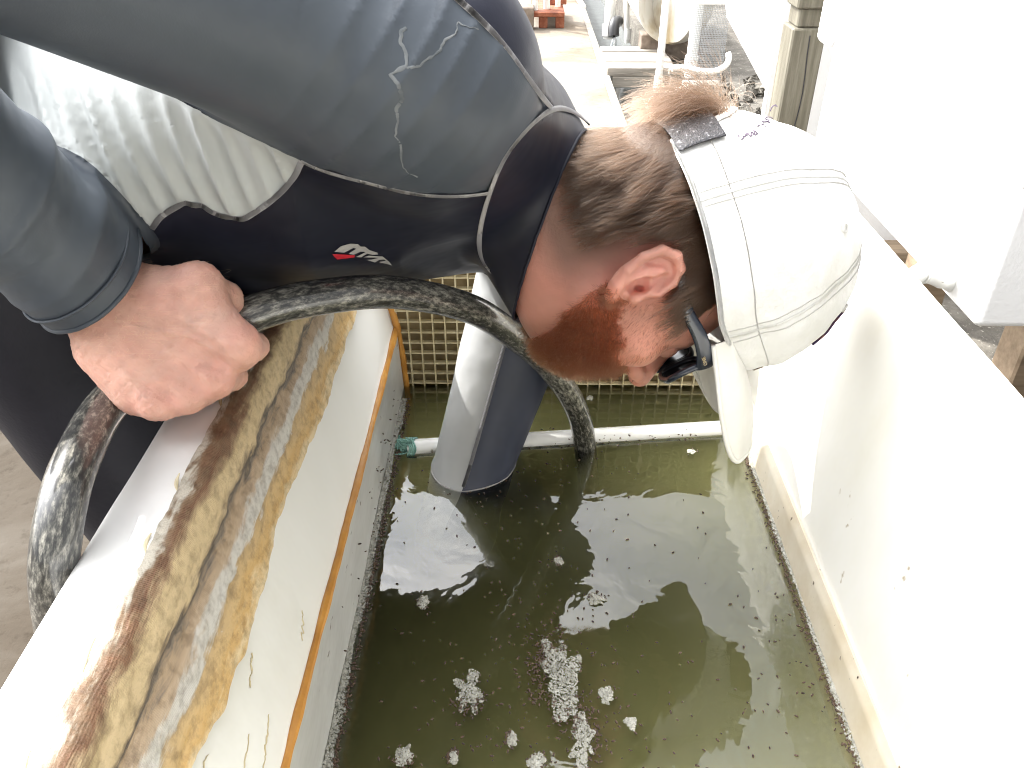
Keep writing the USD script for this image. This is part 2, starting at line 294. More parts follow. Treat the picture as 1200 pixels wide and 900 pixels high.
warp = across[None] + 0.15 * (nz(4, 1.2, 11) - 0.5) + 0.17 * (nz(20, 5, 12) - 0.5) + 0.16 * (nz(80, 10, 19) - 0.5)
relief = 0.0012 + 0.0022 * (nz(9, 6, 13) - 0.5) + 0.0030 * (nz(60, 18, 14) - 0.5) + 0.0012 * np.exp(-((warp - 0.27) / 0.1) ** 2) - 0.002 * np.exp(-((warp - 0.46) / 0.05) ** 2) + 0.0008 * np.exp(-((warp - 0.66) / 0.09) ** 2)
P += Nn * relief[..., None]
# ragged outer borders
jag0 = 0.006 * (nz(16, 0.01, 15)[:, :1] - 0.5) + 0.006 * (nz(60, 0.01, 16)[:, :1] - 0.5)
jag1 = 0.030 * (nz(6, 0.01, 17)[:, :1] - 0.5) + 0.012 * (nz(45, 0.01, 18)[:, :1] - 0.5)
P[..., 0] += (jag0 - 0.001) * np.clip(1 - across / 0.15, 0, 1)[None]
dirn = np.array([0.11, 0, -0.34]) / 0.357
P += dirn * (jag1 * np.clip((across - 0.7) / 0.3, 0, 1)[None] ** 1.5)[..., None]
cloth = 0.5 + 0.5 * np.sin(ye[:, None] * 2 * np.pi / 0.0026)
EDGE = mat('broken_laminate', {
    'a': ('attribute', {'attribute': 'across'}), 'g': ('geometry', {}),
    'm': ('mapping', {'scale': (55, 13, 55)}), 'n': ('noise_texture', {'scale': 1.4, 'detail': 9.0, 'roughness': 0.72, 'distortion': 0.6}),
    'ma': ('math', {'math_type': 'multiply_add', 'value2': 0.32, 'value3': -0.16}), 'ad': ('math', {'math_type': 'add'}),
    'r': ('rgb_ramp', {'ramp': [(0.0, (0.50, 0.46, 0.38)), (0.04, (0.20, 0.13, 0.075)), (0.09, (0.17, 0.085, 0.045)), (0.13, (0.30, 0.21, 0.12)), (0.17, (0.53, 0.41, 0.23)), (0.34, (0.60, 0.47, 0.28)), (0.385, (0.30, 0.23, 0.15)), (0.42, (0.085, 0.075, 0.065)), (0.45, (0.22, 0.18, 0.14)),
                                (0.49, (0.42, 0.31, 0.20)), (0.57, (0.48, 0.37, 0.26)), (0.61, (0.62, 0.59, 0.53)), (0.72, (0.66, 0.64, 0.59)), (0.76, (0.50, 0.36, 0.19)), (0.85, (0.58, 0.41, 0.20)), (0.93, (0.56, 0.36, 0.14)), (1.0, (0.70, 0.56, 0.34))]}),
    'w': ('wave_texture', {'scale': 240.0, 'bands_direction': 'y', 'distortion': 1.5, 'detail': 1.0}) , 'w2': ('wave_texture', {'scale': 260.0, 'bands_direction': 'z', 'distortion': 1.5, 'detail': 1.0}),
    'wm': ('math', {'math_type': 'add'}), 'cm': ('rgb_ramp', {'ramp': [(0.0, (0.1,)*3), (0.10, (0.5,)*3), (0.19, (0.25,)*3), (0.22, (0.03,)*3), (0.40, (0.03,)*3), (0.45, (0.5,)*3), (0.55, (0.4,)*3), (0.64, (1,)*3), (0.72, (1,)*3), (0.76, (0.05,)*3), (1.0, (0.0,)*3)]}), 'wx': ('math', {'math_type': 'multiply'}), 'b': ('bump', {'strength': 0.45, 'distance': 0.0008}), 'b2': ('bump', {'strength': 0.6, 'distance': 0.003}),
    'n2': ('noise_texture', {'scale': 110.0, 'detail': 7.0, 'roughness': 0.7}), 'dk': ('mix', {'mix_type': 'multiply', 'fac': 0.7}), 'r2': ('rgb_ramp', {'ramp': [(0.3, (0.35, 0.32, 0.28)), (0.55, (1, 1, 1))]}),
    'p': ('principled_bsdf', {'roughness': 0.48, 'specular_ior_level': 0.45})},
    [('g.position', 'm.vector'), ('m.vector', 'n.vector'), ('n.fac', 'ma.value1'), ('a.fac', 'ad.value1'), ('ma.value', 'ad.value2'), ('ad.value', 'r.fac'), ('g.position', 'w.vector'), ('g.position', 'w2.vector'),
     ('w.fac', 'wm.value1'), ('w2.fac', 'wm.value2'), ('wm.value', 'wx.value1'), ('ad.value', 'cm.fac'), ('cm.color', 'wx.value2'), ('wx.value', 'b.height'), ('b.normal', 'b2.normal'), ('g.position', 'n2.vector'), ('n2.fac', 'b2.height'), ('b2.normal', 'p.normal'),
     ('r.color', 'dk.color1'), ('n2.fac', 'r2.fac'), ('r2.color', 'dk.color2'), ('dk.color', 'p.base_color')])
obj('broken_edge', grid_mesh(P, flip=True), EDGE, tank, smooth=True, attrs={'across': np.clip(warp, 0, 1).reshape(-1)}, label='bare brown and amber laminate where the paint has peeled off the left rim')
# curled paint flakes beside it
for k in range(9):
    y = 0.18 + 0.07 * k + 0.03 * RNG.random(); L = 0.008 + 0.014 * RNG.random(); a = np.linspace(0, 1, 8)
    p = np.stack([-0.2165 - 0.006 * a * RNG.random() - 0.002 * np.sin(3 * a), y + L * a, ZR + 0.001 + 0.006 * a ** 2 * RNG.random()], -1)
    obj('paint_flake', ribbon(p, np.tile([0.2, 0, 1.0], (8, 1)), 0.0020 * np.sin(np.pi * np.clip(a, 0.08, 0.95)) + 0.0006, 0.0004), YPIPE, tank)
# hairline cracks in the inner paint
for (y, z, L) in [(0.235, 0.665, 0.05), (0.26, 0.63, 0.06), (0.31, 0.615, 0.035), (0.20, 0.64, 0.03), (0.345, 0.655, 0.02), (0.42, 0.61, 0.02), (0.17, 0.62, 0.03)]:
    a = np.linspace(0, 1, 26); zz = z + 0.006 * (meshkit.fbm(np.stack([a * 9, 0 * a + y * 50, 0 * a], -1), 3, 2) - 0.5) + 0.010 * a
    xx = np.interp(zz, [0.594, ZR - 0.082], [-0.1625, -0.190]) + 0.0004
    p = np.stack([xx, y + L * a, zz], -1); wd = 0.0022 * np.clip(meshkit.fbm(np.stack([a * 14, 0 * a + y * 31, 0 * a], -1), 3, 6) - 0.28, 0.02, 1) * 2
    obj('paint_crack', ribbon(p, np.tile([0.95, 0, 0.3], (26, 1)), wd, 0.0006), YPIPE, tank)

# right: inner wall with its cream ledge, rim and outside
right_in = [(0.275, ZF), (0.2805, ZW), (0.2825, 0.538), (0.2885, 0.546), (0.306, 0.67), (0.322, 0.765)] + arc((0.336, 0.768), 0.0125, 165, 92) + [(0.372, ZR)] + arc((0.373, ZR - 0.006), 0.006, 80, 0) + [(0.379, ZR - 0.055), (0.355, ZR - 0.056), (0.352, 0.20)]
obj('right_wall', sheet(swept(right_in, 0.0016, 6, 21), 0.006, flip=True), INNER, tank, label='sunlit white inner wall and rim on the right')
obj('ledge_strip', sheet(swept([(0.2790, ZW - 0.03), (0.2800, ZW), (0.2820, 0.5385), (0.2865, 0.5475)], 0.0009, 16, 22, step=0.003) + np.array([-0.0015, 0, 0]), 0.003, flip=True), CREAM, tank, label='cream sealant strip along the right waterline')
for nm, y, s in (('end_wall', Y1, 1), ('end_wall', Y0, -1)):
    poly = trimesh.creation.box([0.57, 0.05, ZR - ZF + 0.02]); poly.apply_translation([0.061, y + s * 0.026, (ZR + ZF) / 2 - 0.006])
    obj(nm, poly, INNER, tank)
    obj('end_rim', box([XL, y - 0.002 if s > 0 else y - 0.07, ZR - 0.05], [0.379, y + 0.07 if s > 0 else y + 0.002, ZR + 0.003], 0.006), WHITE, tank)
obj('tank_floor', box([-0.2, Y0, ZF - 0.03], [0.32, Y1, ZF]), INNER, tank)
for y in (-0.45, 0.3, 0.9):
    t = thing('trestle', f'timber trestle under the tank, {"near" if y < 0 else "middle" if y < 0.5 else "far"} one of three', 'trestle', (0.06, y, 0), 'timber trestles under the tank')
    obj('beam', box([-0.21, y - 0.045, 0.16], [0.33, y + 0.045, 0.249], 0.004), TIMBER, t)
    for x in (-0.19, 0.27): obj('leg', box([x - 0.04, y - 0.04, 0.0], [x + 0.04, y + 0.04, 0.16], 0.004), TIMBER, t)

# ================================================================== water in the tank
WATER = mat('murky_water', {
    'g': ('geometry', {}), 'm': ('mapping', {'scale': (1.0, 1.0, 1.0)}), 'n': ('noise_texture', {'scale': 16.0, 'detail': 3.0, 'roughness': 0.5, 'distortion': 0.7}),
    'b': ('bump', {'strength': 0.45, 'distance': 0.0022}), 'f': ('fresnel', {'IOR': 1.55}), 't': ('transparent_bsdf', {'color': (1, 1, 1)}), 'gl': ('glossy_bsdf', {'color': (1, 1, 1), 'roughness': 0.012}),
    'mx': ('mix_closure', {}), 'v': ('principled_volume', {'color': (0.972, 0.930, 0.36), 'density': 17.0, 'anisotropy': 0.2})},
    [('g.position', 'm.vector'), ('m.vector', 'n.vector'), ('n.fac', 'b.height'), ('b.normal', 'gl.normal'), ('b.normal', 'f.normal'), ('f.fac', 'mx.fac'), ('t.transparent' if False else 't.BSDF', 'mx.closure1'), ('gl.BSDF', 'mx.closure2')],
    surface='mx.closure', volume='v.volume')
wb = box([-0.1605, Y0 - 0.01, ZF - 0.01], [0.286, Y1 + 0.012, ZW])
obj('water', wb, WATER, kind='structure')

# ================================================================== screen grid and pipe
gridt = thing('screen_grid', 'beige plastic egg-crate screen standing across the tank behind the bare arm and pipe', 'screen', (0.05, 0.93, ZF))
gs, gw, gd = 0.0158, 0.0016, 0.0085
xs, zs = np.arange(-0.160, 0.288, gs), np.arange(ZF + 0.002, ZW + 0.205, gs)
for x in xs:
    m = trimesh.creation.box([gw, gd, zs[-1] - zs[0] + gw]); m.apply_translation([x, 0.935, (zs[0] + zs[-1]) / 2]); obj('upright_bar', m, GRIDM, gridt)
for z in zs:
    m = trimesh.creation.box([xs[-1] - xs[0] + gw, gd - 0.0012, gw]); m.apply_translation([(xs[0] + xs[-1]) / 2, 0.935, z]); obj('cross_bar', m, GRIDM, gridt)
# mud-brown backing behind the screen
BACK = pm('brown_backing', [(0.3, (0.17, 0.12, 0.055)), (0.7, (0.36, 0.28, 0.15))], scale=20, rough=0.8)
obj('backing_sheet', box([-0.160, 0.945, ZF + 0.001], [0.288, 0.949, ZW + 0.20]), BACK, gridt)

pipe_a, pipe_b = onwater(478, 526), onwater(838, 504)
pipe_a[2] = pipe_b[2] = ZW + 0.001; 
pipet = thing('white_pipe', 'white plastic pipe floating across the water in front of the screen', 'pipe', tuple(pipe_a))
pp = np.linspace(0, 1, 14)[:, None]; pth = pipe_a + (pipe_b - pipe_a) * (pp * 1.09)
obj('tube', tube(pth, 0.0108, 20), PVC, pipet)
TEAL = pm('teal_twine', [(0.3, (0.10, 0.25, 0.21)), (0.7, (0.30, 0.50, 0.44))], scale=60, rough=0.8)
tw = thing('twine_tie', 'frayed pale teal twine knotted round the left end of the white pipe', 'twine', tuple(pipe_a))
c0 = pipe_a + np.array([-0.002, 0, 0.004]); loops = []
for k in range(26):
    q = c0 + RNG.normal(0, [0.006, 0.004, 0.007], (5, 3)); q[:, 2] = np.maximum(q[:, 2], ZW - 0.002); loops.append(tube(spline(q, 18), 0.0007 + 0.0006 * RNG.random(), 5))
for k in range(4):
    a = np.linspace(0, 2 * np.pi, 24); loops.append(tube(np.stack([c0[0] + 0.004 + k * 0.0024 + 0.002 * np.sin(3 * a), c0[1] + 0.0118 * np.cos(a), c0[2] - 0.003 + 0.0118 * np.sin(a)], -1), 0.0011, 5))
obj('strands', cat(loops), TEAL, tw)

# ================================================================== white insulated tank on the right
nb = thing('white_vat', 'large plain white insulated vat with rounded lid on the right behind the tank rim', 'vat', (0.95, 1.3, 0))
VAT = pm('white_vat_plastic', [(0.3, (0.76, 0.76, 0.755)), (0.7, (0.82, 0.82, 0.82))], scale=4, rough=0.45, bump=0.5, bscale=160, bdist=0.0016)
def rounded_box(lo, hi, r, n=5):
    lo, hi = np.array(lo, float), np.array(hi, float); pts = []
    s = trimesh.creation.icosphere(2, r).vertices
    for x in (lo[0] + r, hi[0] - r):
        for y in (lo[1] + r, hi[1] - r):
            for z in (lo[2] + r, hi[2] - r): pts.append(s + [x, y, z])
    return trimesh.convex.convex_hull(np.vstack(pts))
obj('body', rounded_box([0.599, 0.955, 0.585], [1.35, 1.69, 0.97], 0.010), VAT, nb)
obj('lower_band', rounded_box([0.591, 0.948, 0.775], [1.357, 1.697, 0.94], 0.012), VAT, nb)
obj('lid', rounded_box([0.574, 0.93, 0.945], [1.375, 1.715, 1.03], 0.022), VAT, nb)
obj('lid_corner', rounded_box([0.570, 1.66, 0.79], [0.66, 1.72, 0.96], 0.018), VAT, nb)
for x in (0.82, 1.2):
    for y in (1.16, 1.55): obj('leg', box([x, y, 0.0], [x + 0.07, y + 0.07, 0.586], 0.004), TIMBER, nb)
st = thing('support_beam', 'pale timber offcut lying on the grey ground under the white vat', 'timber', (0.95, 2.3, 0))
obj('timber', box([0.80, 2.28, 0.0], [1.9, 2.37, 0.09], 0.004), TIMBER, st)
st = thing('support_beam', 'pale timber plank on the ground at the right edge of the picture', 'timber', (1.25, 1.5, 0))
obj('timber', box([1.16, 1.28, 0.0], [1.30, 1.75, 0.04], 0.004), TIMBER, st)
el = thing('pipe_elbow', 'white plastic pipe elbow poking up in the gap behind the right rim', 'pipe', tuple(W(1068, 318, 1.35)))
e0 = W(1062, 316, 1.12)
ep = spline([e0 + [0.16, 0.02, -0.02], e0 + [0.05, 0.01, -0.012], e0 + [0.018, 0.0, -0.006], e0 + [0.004, 0, -0.03], e0 + [0.003, 0, -0.14]], 40)
obj('elbow', tube(ep, 0.013, 18), PVC, el)
obj('collar', tube(ep[14:20], 0.016, 18), PVC, el)

# ================================================================== background
post = thing('wooden_post', 'square weathered wooden post with a notch, beyond the cap', 'post', (0.64, 1.95, 0))
pb = W(925, 130, 2.12); px_, py_ = pb[0], pb[1]
obj('lower_post', box([px_ - 0.040, py_ - 0.045, -0.02], [px_ + 0.040, py_ + 0.045, pb[2] + 0.205], 0.004), WOOD, post)
obj('notch', box([px_ - 0.030, py_ - 0.034, pb[2] + 0.2055], [px_ + 0.032, py_ + 0.045, pb[2] + 0.247], 0.003), WOOD, post)
obj('upper_post', box([px_ - 0.040, py_ - 0.045, pb[2] + 0.2475], [px_ + 0.040, py_ + 0.045, pb[2] + 0.8], 0.004), WOOD, post)
crack = np.stack([np.full(12, px_ + 0.006) + 0.004 * np.sin(np.arange(12)), np.full(12, py_ - 0.0455), np.linspace(pb[2] - 0.3, pb[2] + 0.19, 12)], -1)
obj('split', tube(crack, 0.0016, 6), BLACK, post)
# white wall panel behind the post
pan = thing('white_tank', 'white side of a ribbed tank behind the wooden post', 'tank', (1.4, 2.3, 0))
xs_ = np.linspace(0.70, 2.4, 60); zz = np.linspace(0.06, 1.5, 60)
PP = np.stack(np.broadcast_arrays(xs_[:, None], 2.42 + 0.02 * np.exp(-((zz[None] - 0.86) / 0.03) ** 2) * -1, zz[None]), -1)
obj('skin', sheet(PP, 0.03, flip=False), VAT, pan)
obj('sill', box([0.70, 2.38, 0.0], [2.4, 2.46, 0.06], 0.004), TIMBER, pan)

# conical white hopper tank
def lathe(profile, c, n=48):
    p = np.array(profile); a = np.arange(n) * 2 * np.pi / n
    v = np.stack([c[0] + p[:, None, 0] * np.cos(a), c[1] + p[:, None, 0] * np.sin(a), np.broadcast_to(c[2] + p[:, None, 1], (len(p), n))], -1)
    i, j = np.meshgrid(np.arange(len(p) - 1), np.arange(n), indexing='ij')
    q = np.stack([i * n + j, i * n + (j + 1) % n, (i + 1) * n + (j + 1) % n, (i + 1) * n + j], -1).reshape(-1, 4)
    return trimesh.Trimesh(v.reshape(-1, 3), np.vstack([q[:, [0, 1, 2]], q[:, [0, 2, 3]]]), process=False)
hc = W(985, 62, 2.75)
hop = thing('hopper_tank', 'white cone-bottomed tank behind the wooden post, its sloping foot above the rubble', 'tank', (hc[0], hc[1], 0))
obj('shell', lathe([(0.001, 0.20), (0.09, 0.20), (0.10, 0.22), (0.385, 0.62), (0.395, 0.66), (0.395, 1.75), (0.001, 1.8)], (hc[0], hc[1], 0)), VAT, hop)
obj('outlet', lathe([(0.001, 0.0), (0.055, 0.0), (0.055, 0.21), (0.001, 0.21)], (hc[0], hc[1], 0.02)), PVC, hop)
# mesh window panel
msh = thing('mesh_panel', 'grey wire mesh panel with a white frame beside the white cone tank', 'mesh', tuple(W(830, 60, 3.4)))
mc = W(829, 52, 3.6); wires = []
for k in range(24):
    x = mc[0] - 0.075 + k * 0.0066; wires.append(box([x, mc[1], mc[2] - 0.15], [x + 0.0016, mc[1] + 0.0016, mc[2] + 0.17]))
for k in range(44):
    z = mc[2] - 0.15 + k * 0.0074; wires.append(box([mc[0] - 0.08, mc[1] - 0.0018, z], [mc[0] + 0.08, mc[1] - 0.0002, z + 0.0016]))
GALV = pm('grey_wire', (0.30, 0.31, 0.32), rough=0.5)
obj('wires', cat(wires), GALV, msh, kind='stuff')
fr = [box([mc[0] - 0.09, mc[1] - 0.012, mc[2] - 0.17], [mc[0] + 0.07, mc[1] + 0.012, mc[2] - 0.152], 0.003), box([mc[0] - 0.09, mc[1] - 0.012, mc[2] + 0.16], [mc[0] + 0.09, mc[1] + 0.012, mc[2] + 0.36], 0.003)]
for m_ in fr: obj('frame_rail', m_, PVC, msh)
# upright pipes, from the photograph's positions on the ground
def up_pipe(px, py, d, r, top, label, lean=0.0):
    b = W(px, py, d); b[2] = max(b[2], -0.1)
    t = thing('upright_pipe', label, 'pipe', (b[0], b[1], b[2]), None)
    obj('tube', tube(np.stack([np.linspace(b[0], b[0] + lean, 6), np.full(6, b[1]), np.linspace(b[2], top, 6)], -1), r, 16), PVC, t)
    obj('coupling', tube(np.array([[b[0], b[1], b[2] + 0.02], [b[0], b[1], b[2] + 0.09]]), r * 1.25, 16), PVC, t)
up_pipe(770, 112, 4.05, 0.0175, 1.3, 'thin white pipe standing at the end of the planks over the channel')
up_pipe(808, 90, 3.75, 0.024, 1.5, 'white pipe standing left of the wire mesh panel', 0.01)
up_pipe(713, 45, 5.6, 0.036, 1.2, 'stout white pipe with a black outlet beside the concrete slab')
up_pipe(735, 50, 5.5, 0.018, 1.2, 'slim white pipe leaning behind the black outlet', -0.12)
hp = thing('bent_pipe', 'thin white pipe running level below the wire mesh and bending up', 'pipe', tuple(W(820, 82, 3.4)))
obj('tube', tube(spline([W(787, 80, 3.45), W(820, 83, 3.45), W(842, 82, 3.45), W(851, 76, 3.45), W(853, 62, 3.45)], 40), 0.0125, 12), PVC, hp)
sp = thing('outlet_spout', 'black pipe outlet pouring water beside the stout white pipe', 'outlet', tuple(W(720, 30, 5.4)))
o0 = W(720, 31, 5.35)
obj('spout', tube(spline([o0 + [0.03, 0.06, 0.02], o0 + [0.0, 0, 0.015], o0 + [-0.006, -0.05, -0.05]], 20), 0.036, 16, cap=True), BLACK, sp)
STREAM = mat('pouring_water', {'t': ('transparent_bsdf', {'color': (0.9, 0.93, 0.95)}), 'g': ('glossy_bsdf', {'roughness': 0.15}), 'm': ('mix_closure', {'fac': 0.35})}, [('t.BSDF', 'm.closure1'), ('g.BSDF', 'm.closure2')], surface='m.closure')
for k in range(5):
    a = np.linspace(0, 1, 12); s = o0 + [-0.004, -0.055, -0.05]
    obj('stream', tube(np.stack([s[0] + 0.02 * (k - 2) * a, s[1] - 0.06 * a, s[2] - (s[2] + 0.14) * a ** 1.5], -1), 0.006, 6), STREAM, sp)
# big pale barrel lying on its side
bc = W(788, 12, 4.7)
brl = thing('white_barrel', 'large white tank with brown-stained underside lying beyond the planks', 'tank', tuple(bc))
BSTAIN = pm('stained_barrel', [(0.30, (0.45, 0.36, 0.22)), (0.5, (0.74, 0.72, 0.66)), (0.7, (0.80, 0.80, 0.78))], scale=5, rough=0.4, stretch=(1, 1, 0.5))
tb = tube(np.array([bc + [0.0, 0.0, 0.03], bc + [0.02, 0.01, 0.03], bc + [0.02, 1.4, 0.03], bc + [0.0, 1.42, 0.03]]), np.array([0.20, 0.215, 0.215, 0.20]), 40)
obj('drum', tb, BSTAIN, brl)
obj('cradle', box([bc[0] - 0.15, bc[1] + 0.1, 0.0], [bc[0] + 0.2, bc[1] + 0.22, bc[2] - 0.15], 0.005), DARKW, brl)
# planks over the channel
br = thing('plank_bridge', 'grey timber planks laid across the water channel', 'planks', tuple(W(740, 75, 4.6)))
b0 = W(718, 78, 4.55); by = b0[1]
for k in range(4):
    obj('plank', box([CH0 - 0.01, by + k * 0.132, 0.004], [CH1 + 0.05, by + k * 0.132 + 0.125, 0.052 + 0.006 * (k % 2)], 0.004), PLANK, br)
obj('crosspiece', box([CH0 + 0.02, by - 0.001, -0.055], [CH1, by + 0.05, 0.0035], 0.003), PLANK, br)
yp = thing('yellowed_pipe', 'yellowed pipe lying along the right side of the water channel', 'pipe', (0.78, 3.9, -0.03))
obj('tube', tube(np.stack([np.full(10, 0.772), np.linspace(2.4, 4.72, 10), np.full(10, -0.035)], -1), 0.019, 12), YPIPE, yp)
rail = thing('timber_stand', 'small grey timber frame standing on the rubble beside the pipes', 'stand', tuple(W(785, 95, 3.9)))
rb = W(785, 100, 3.95); rb[2] = 0.0
for dx in (0.0, 0.10): obj('upright', box([rb[0] + dx, rb[1], 0.0], [rb[0] + dx + 0.03, rb[1] + 0.03, 0.17], 0.003), PLANK, rail)
obj('top', box([rb[0] - 0.01, rb[1] - 0.005, 0.1705], [rb[0] + 0.15, rb[1] + 0.035, 0.195], 0.003), PLANK, rail)
# rubble stones: countable only near; one heap
stones = []
for k in range(150):
    s = trimesh.creation.icosphere(1, 0.012 + 0.02 * RNG.random()); s.vertices *= RNG.uniform(0.6, 1.2, 3); s.vertices += 0.008 * RNG.normal(size=s.vertices.shape)
    s.apply_translation([0.86 + 0.7 * RNG.random(), 2.6 + 2.2 * RNG.random(), 0.0]); stones.append(s)
obj('rubble', cat(stones), GRAVEL, kind='stuff', label='grey rubble scattered on the yard behind the tank', category='rubble', smooth=False)
# rusty trolley with pipes
tc_ = W(640, 30, 5.7); tz = 0.0
tr = thing('rusty_trolley', 'low rusty red trolley carrying white pipe posts on the far slab', 'trolley', (tc_[0], tc_[1], 0))
obj('deck', box([tc_[0] - 0.10, tc_[1], 0.075], [tc_[0] + 0.125, tc_[1] + 0.55, 0.105], 0.004), RUST, tr)
for x in (-0.02, 0.095):
    for y in (0.02, 0.46): obj('foot', box([tc_[0] + x - 0.03, tc_[1] + y, 0.0], [tc_[0] + x + 0.03, tc_[1] + y + 0.07, 0.0745], 0.004), RUST, tr)
for x, y, h, r in ((-0.075, 0.09, 0.62, 0.019), (0.005, 0.14, 0.72, 0.023), (0.085, 0.22, 0.66, 0.02)):
    obj('post', tube(np.array([[tc_[0] + x, tc_[1] + y, 0.1055], [tc_[0] + x, tc_[1] + y, h]]), r, 14), PVC, tr)
obj('brace', tube(np.array([[tc_[0] - 0.12, tc_[1] + 0.1, 0.19], [tc_[0] + 0.06, tc_[1] + 0.2, 0.33]]), 0.028, 8), RUST, tr)
obj('side_plate', box([tc_[0] + 0.028, tc_[1] + 0.3, 0.106], [tc_[0] + 0.15, tc_[1] + 0.33, 0.55], 0.004), RUST, tr)
bk = thing('wooden_block', 'dark squared wooden block standing against the left of the rusty trolley', 'block', (tc_[0] - 0.14, tc_[1] - 0.02, 0))
obj('block', box([tc_[0] - 0.195, tc_[1] - 0.06, 0.03], [tc_[0] - 0.085, tc_[1] + 0.08, 0.145], 0.006), DARKW, bk)
for x in (-0.175, -0.115): obj('foot', box([tc_[0] + x, tc_[1] - 0.03, 0.0], [tc_[0] + x + 0.03, tc_[1] + 0.05, 0.0295]), DARKW, bk)
cr = thing('grey_bench', 'grey timber bench with a yellowed skirt far behind the back of the shirt', 'bench', (-0.25, 7.0, 0))
obj('top', box([-0.75, 6.7, 0.26], [-0.165, 7.2, 0.31], 0.006), PLANK, cr)
obj('skirt', box([-0.74, 6.72, 0.12], [-0.20, 6.75, 0.2595], 0.003), YPIPE, cr)
for x in (-0.72, -0.22): obj('leg', box([x, 6.76, 0.0], [x + 0.05, 6.82, 0.2595], 0.003), PLANK, cr)
lw = thing('low_white_trough', 'low white trough edge on the slab below the grey bench', 'trough', (-0.3, 6.3, 0))
obj('edge', rounded_box([-0.8, 6.25, 0.0], [-0.175, 6.45, 0.09], 0.02), VAT, lw)
hs = thing('white_hose', 'white pipe lying on the concrete beyond the rusty trolley', 'pipe', (0.5, 6.9, 0.02))
obj('tube', tube(np.array([W(672, -14, 6.9) * [1, 1, 0] + [0, 0, 0.022], W(684, 7, 6.3) * [1, 1, 0] + [0, 0, 0.022]]), 0.02, 12), PVC, hs)
bs = thing('backdrop_shed', 'long low white building far behind the slab', 'building', (0, 16, 0))
obj('wall', box([-9, 15.9, 0], [9, 16.1, 2.6]), VAT, bs)
obj('roof', box([-9.3, 15.2, 2.601], [9.3, 18, 2.75]), RUST, bs)
# ================================================================== distance functions for the figure
def nrm(v): return v / np.linalg.norm(v)
def dot(a, b): return a @ b
def smin(a, b, k):
    h = np.clip(0.5 + 0.5 * (b - a) / k, 0, 1); return b + (a - b) * h - k * h * (1 - h)
def smax(a, b, k): return -smin(-a, -b, k)
def rc(p, a, b, ra, rb):
    a, b = np.asarray(a, float), np.asarray(b, float); ba = b - a
    t = np.clip((p - a) @ ba / (ba @ ba), 0, 1)
    q = p - a - t[:, None] * ba; return np.sqrt(np.einsum('ij,ij->i', q, q)) - (ra + (rb - ra) * t)
def chain(p, pts, rs, k=0.004):
    out = rc(p, pts[0], pts[1], rs[0], rs[1])
    for i in range(1, len(pts) - 1): out = smin(out, rc(p, pts[i], pts[i + 1], rs[i], rs[i + 1]), k)
    return out
def ell(p, c, r, rot=None):
    q = p - np.asarray(c, float)
    if rot is not None: q = q @ rot.T
    r = np.asarray(r, float); q = q / r; k0 = np.sqrt(np.einsum('ij,ij->i', q, q)); q = q / r; k1 = np.sqrt(np.einsum('ij,ij->i', q, q))
    return k0 * (k0 - 1) / np.maximum(k1, 1e-9)
def near(p, fn, lo, hi, margin):
    """fn where p lies within margin of the box lo..hi; elsewhere a safe distance."""
    d = np.linalg.norm(np.maximum(np.maximum(np.asarray(lo) - p, p - np.asarray(hi)), 0), axis=1)
    out = d + margin * 0.7; m = d < margin
    if m.any(): out[m] = fn(p[m])
    return out

